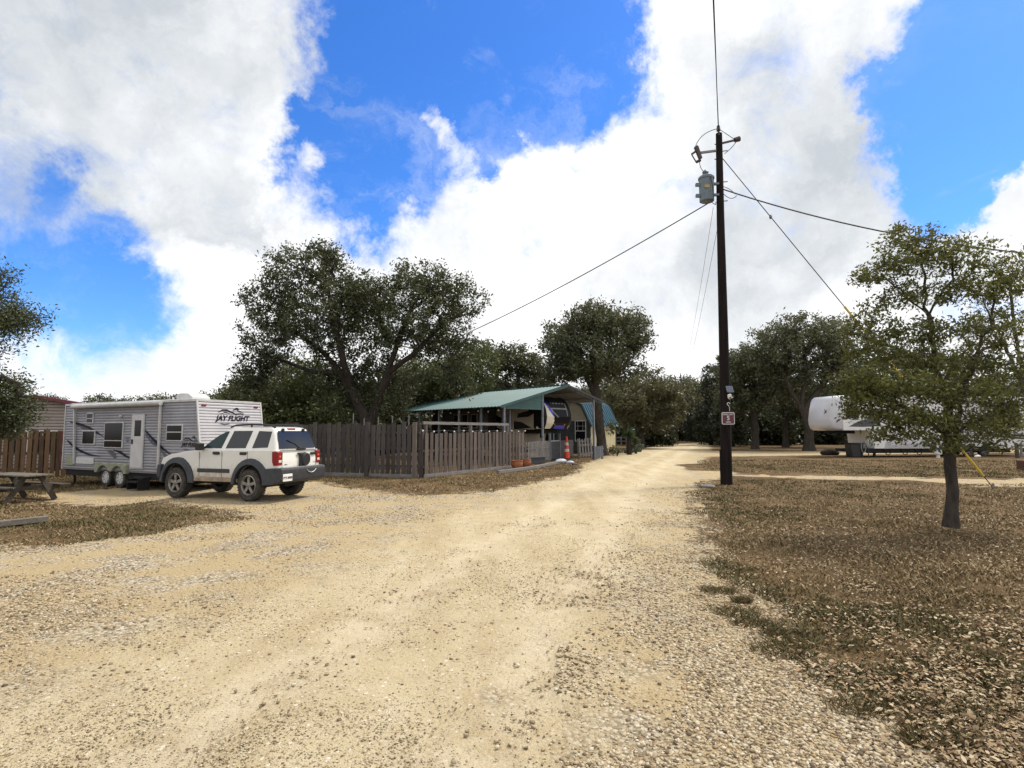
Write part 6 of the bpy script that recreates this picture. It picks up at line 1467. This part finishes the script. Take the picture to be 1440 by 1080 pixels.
Yl = 86; pl = D(936, 606, Yl); lp_ = thing('lamp_post', 'bent pale pipe lamp post over the lane in the distance', 'lamp post', (pl.x, pl.y, 0))
z_ = lambda py: H + (606 - py) * Yl / 800; x_ = lambda px: (px - 936) * Yl / 800
q = MB(); q.path([(0, 0, 0), (0, 0, z_(600)), (-.05, 0, z_(598)), (x_(932), 0, z_(595.5)), (x_(922), 0, z_(591.5))], .075, 6); q.build('pipe', M_trim, lp_, smooth=40)
q = MB(); q.box((x_(918), 0, z_(592)), (.7, .3, .22)); q.build('lamp_head', M_trim, lp_, bevel=.05)
for a, b, lb in (((866, 627.5), (888, 627), 'low pale rail fence beyond the cream shed'), ((1040, 627), (1066, 627.5), 'low pale rail fence among the trunks right of the pole')):
    Y = 66; A, B = D(a[0], 606, Y), D(b[0], 606, Y); f = thing('rail_fence', lb, 'fence', (A.x, A.y, 0), math.atan2(B.y - A.y, B.x - A.x)); L = (B - A).length
    for z in (.55, .95): q = MB(); q.box((L / 2, -.06, z), (L, .04, .10)); q.build('rail', M_silver, f)
    for k in range(4): q = MB(); q.box((L * k / 3, 0, .55), (.12, .12, 1.1)); q.build('post', M_silver, f)
# by the white camper: bin, hoop chair, bucket, posts
p = D(1200, 606, 38.0); o = thing('rubbish_bin', 'black rubbish bin standing before the white camper nose', 'bin', (p.x, p.y, 0))
q = MB(); q.lathe([(.34, 0), (.43, .82)], 4, caps=True); 
q = MB(); q.prism([(-.36, 0), (.36, 0), (.44, .86), (-.44, .86)], -.36, .36); q.build('tub', M_black, o, bevel=.04, seg=2)
q = MB(); q.box((0, 0, .90), (.94, .80, .07)); q.build('lid', M_black, o, bevel=.03); 
p = D(1213, 606, 37.6); o = thing('hose_hoop', 'pale ring hose hanger on a black stand beside the rubbish bin', 'hose stand', (p.x, p.y, 0))
q = MB(); q.path([(.15 * math.cos(k * math.pi / 8), 0, .66 + .36 * math.sin(k * math.pi / 8)) for k in range(17)], .035, 6); q.build('ring', M_silver, o, smooth=50)
q = MB(); q.path([(.1, 0, .95), (.32, 0, .45), (.30, 0, 0)], .03, 5); q.path([(-.1, 0, .35), (-.1, 0, 0)], .03, 5); q.build('stand', M_black, o)
p = D(1317, 606, 36.6); o = thing('bucket', 'white and blue bucket on a white foot under the young oak crown', 'bucket', (p.x, p.y, 0))
q = MB(); q.lathe([(.12, 0), (.10, .2), (.22, .24), (.24, .78), (.26, .80)], 14); q.build('tub', M_white, o, smooth=40)
q = MB(); q.lathe([(.245, .50), (.248, .66)], 14, caps=False); q.build('blue_label', mat('blue_label', (.08, .16, .42), .5, .1), o)
for px, Y, h, lb, m in ((1428, 36.6, .95, 'short round wooden post before the white camper wheels, left of the pale one', M_tablew), (1434, 37.2, .95, 'slim pale post beside the short wooden post at right', M_silver)):
    p = D(px, 606, Y); q = MB(); q.path([(0, 0, -.05), (0, 0, h * .9), (0, 0, h)], [.11 if m is M_tablew else .07] * 2 + [.06], 10); o = q.build('post', m, smooth=40); o.location = (p.x, p.y, 0); tag(o, lb, 'post'); o.name = 'wooden_post'
p = D(1372, 606, 37.2); lump('white_stone', 'small white stone on the grass under the white camper wheel', 'stone', (p.x, p.y, 0), (.18, .14, .12), M_white, 33)
p = G(1441, 660); o = thing('wooden_crate', 'small reddish brown crate at the right edge of the brown grass', 'crate', p, .2)
q = MB()
for k in range(3): q.box((0, 0, .07 + .13 * k), (.42, .36, .11))
q.box((0, 0, .2), (.38, .32, .40)); q.build('slats', mat('red_brown_board', (.11, .045, .03), .8, .2), o)
p = D(1165, 606, 41); lump('dark_log', 'dark log lying at the foot of the grove oak near the camper', 'log', (p.x, p.y, 0), (.75, .3, .3), M_bark, 36, .1)
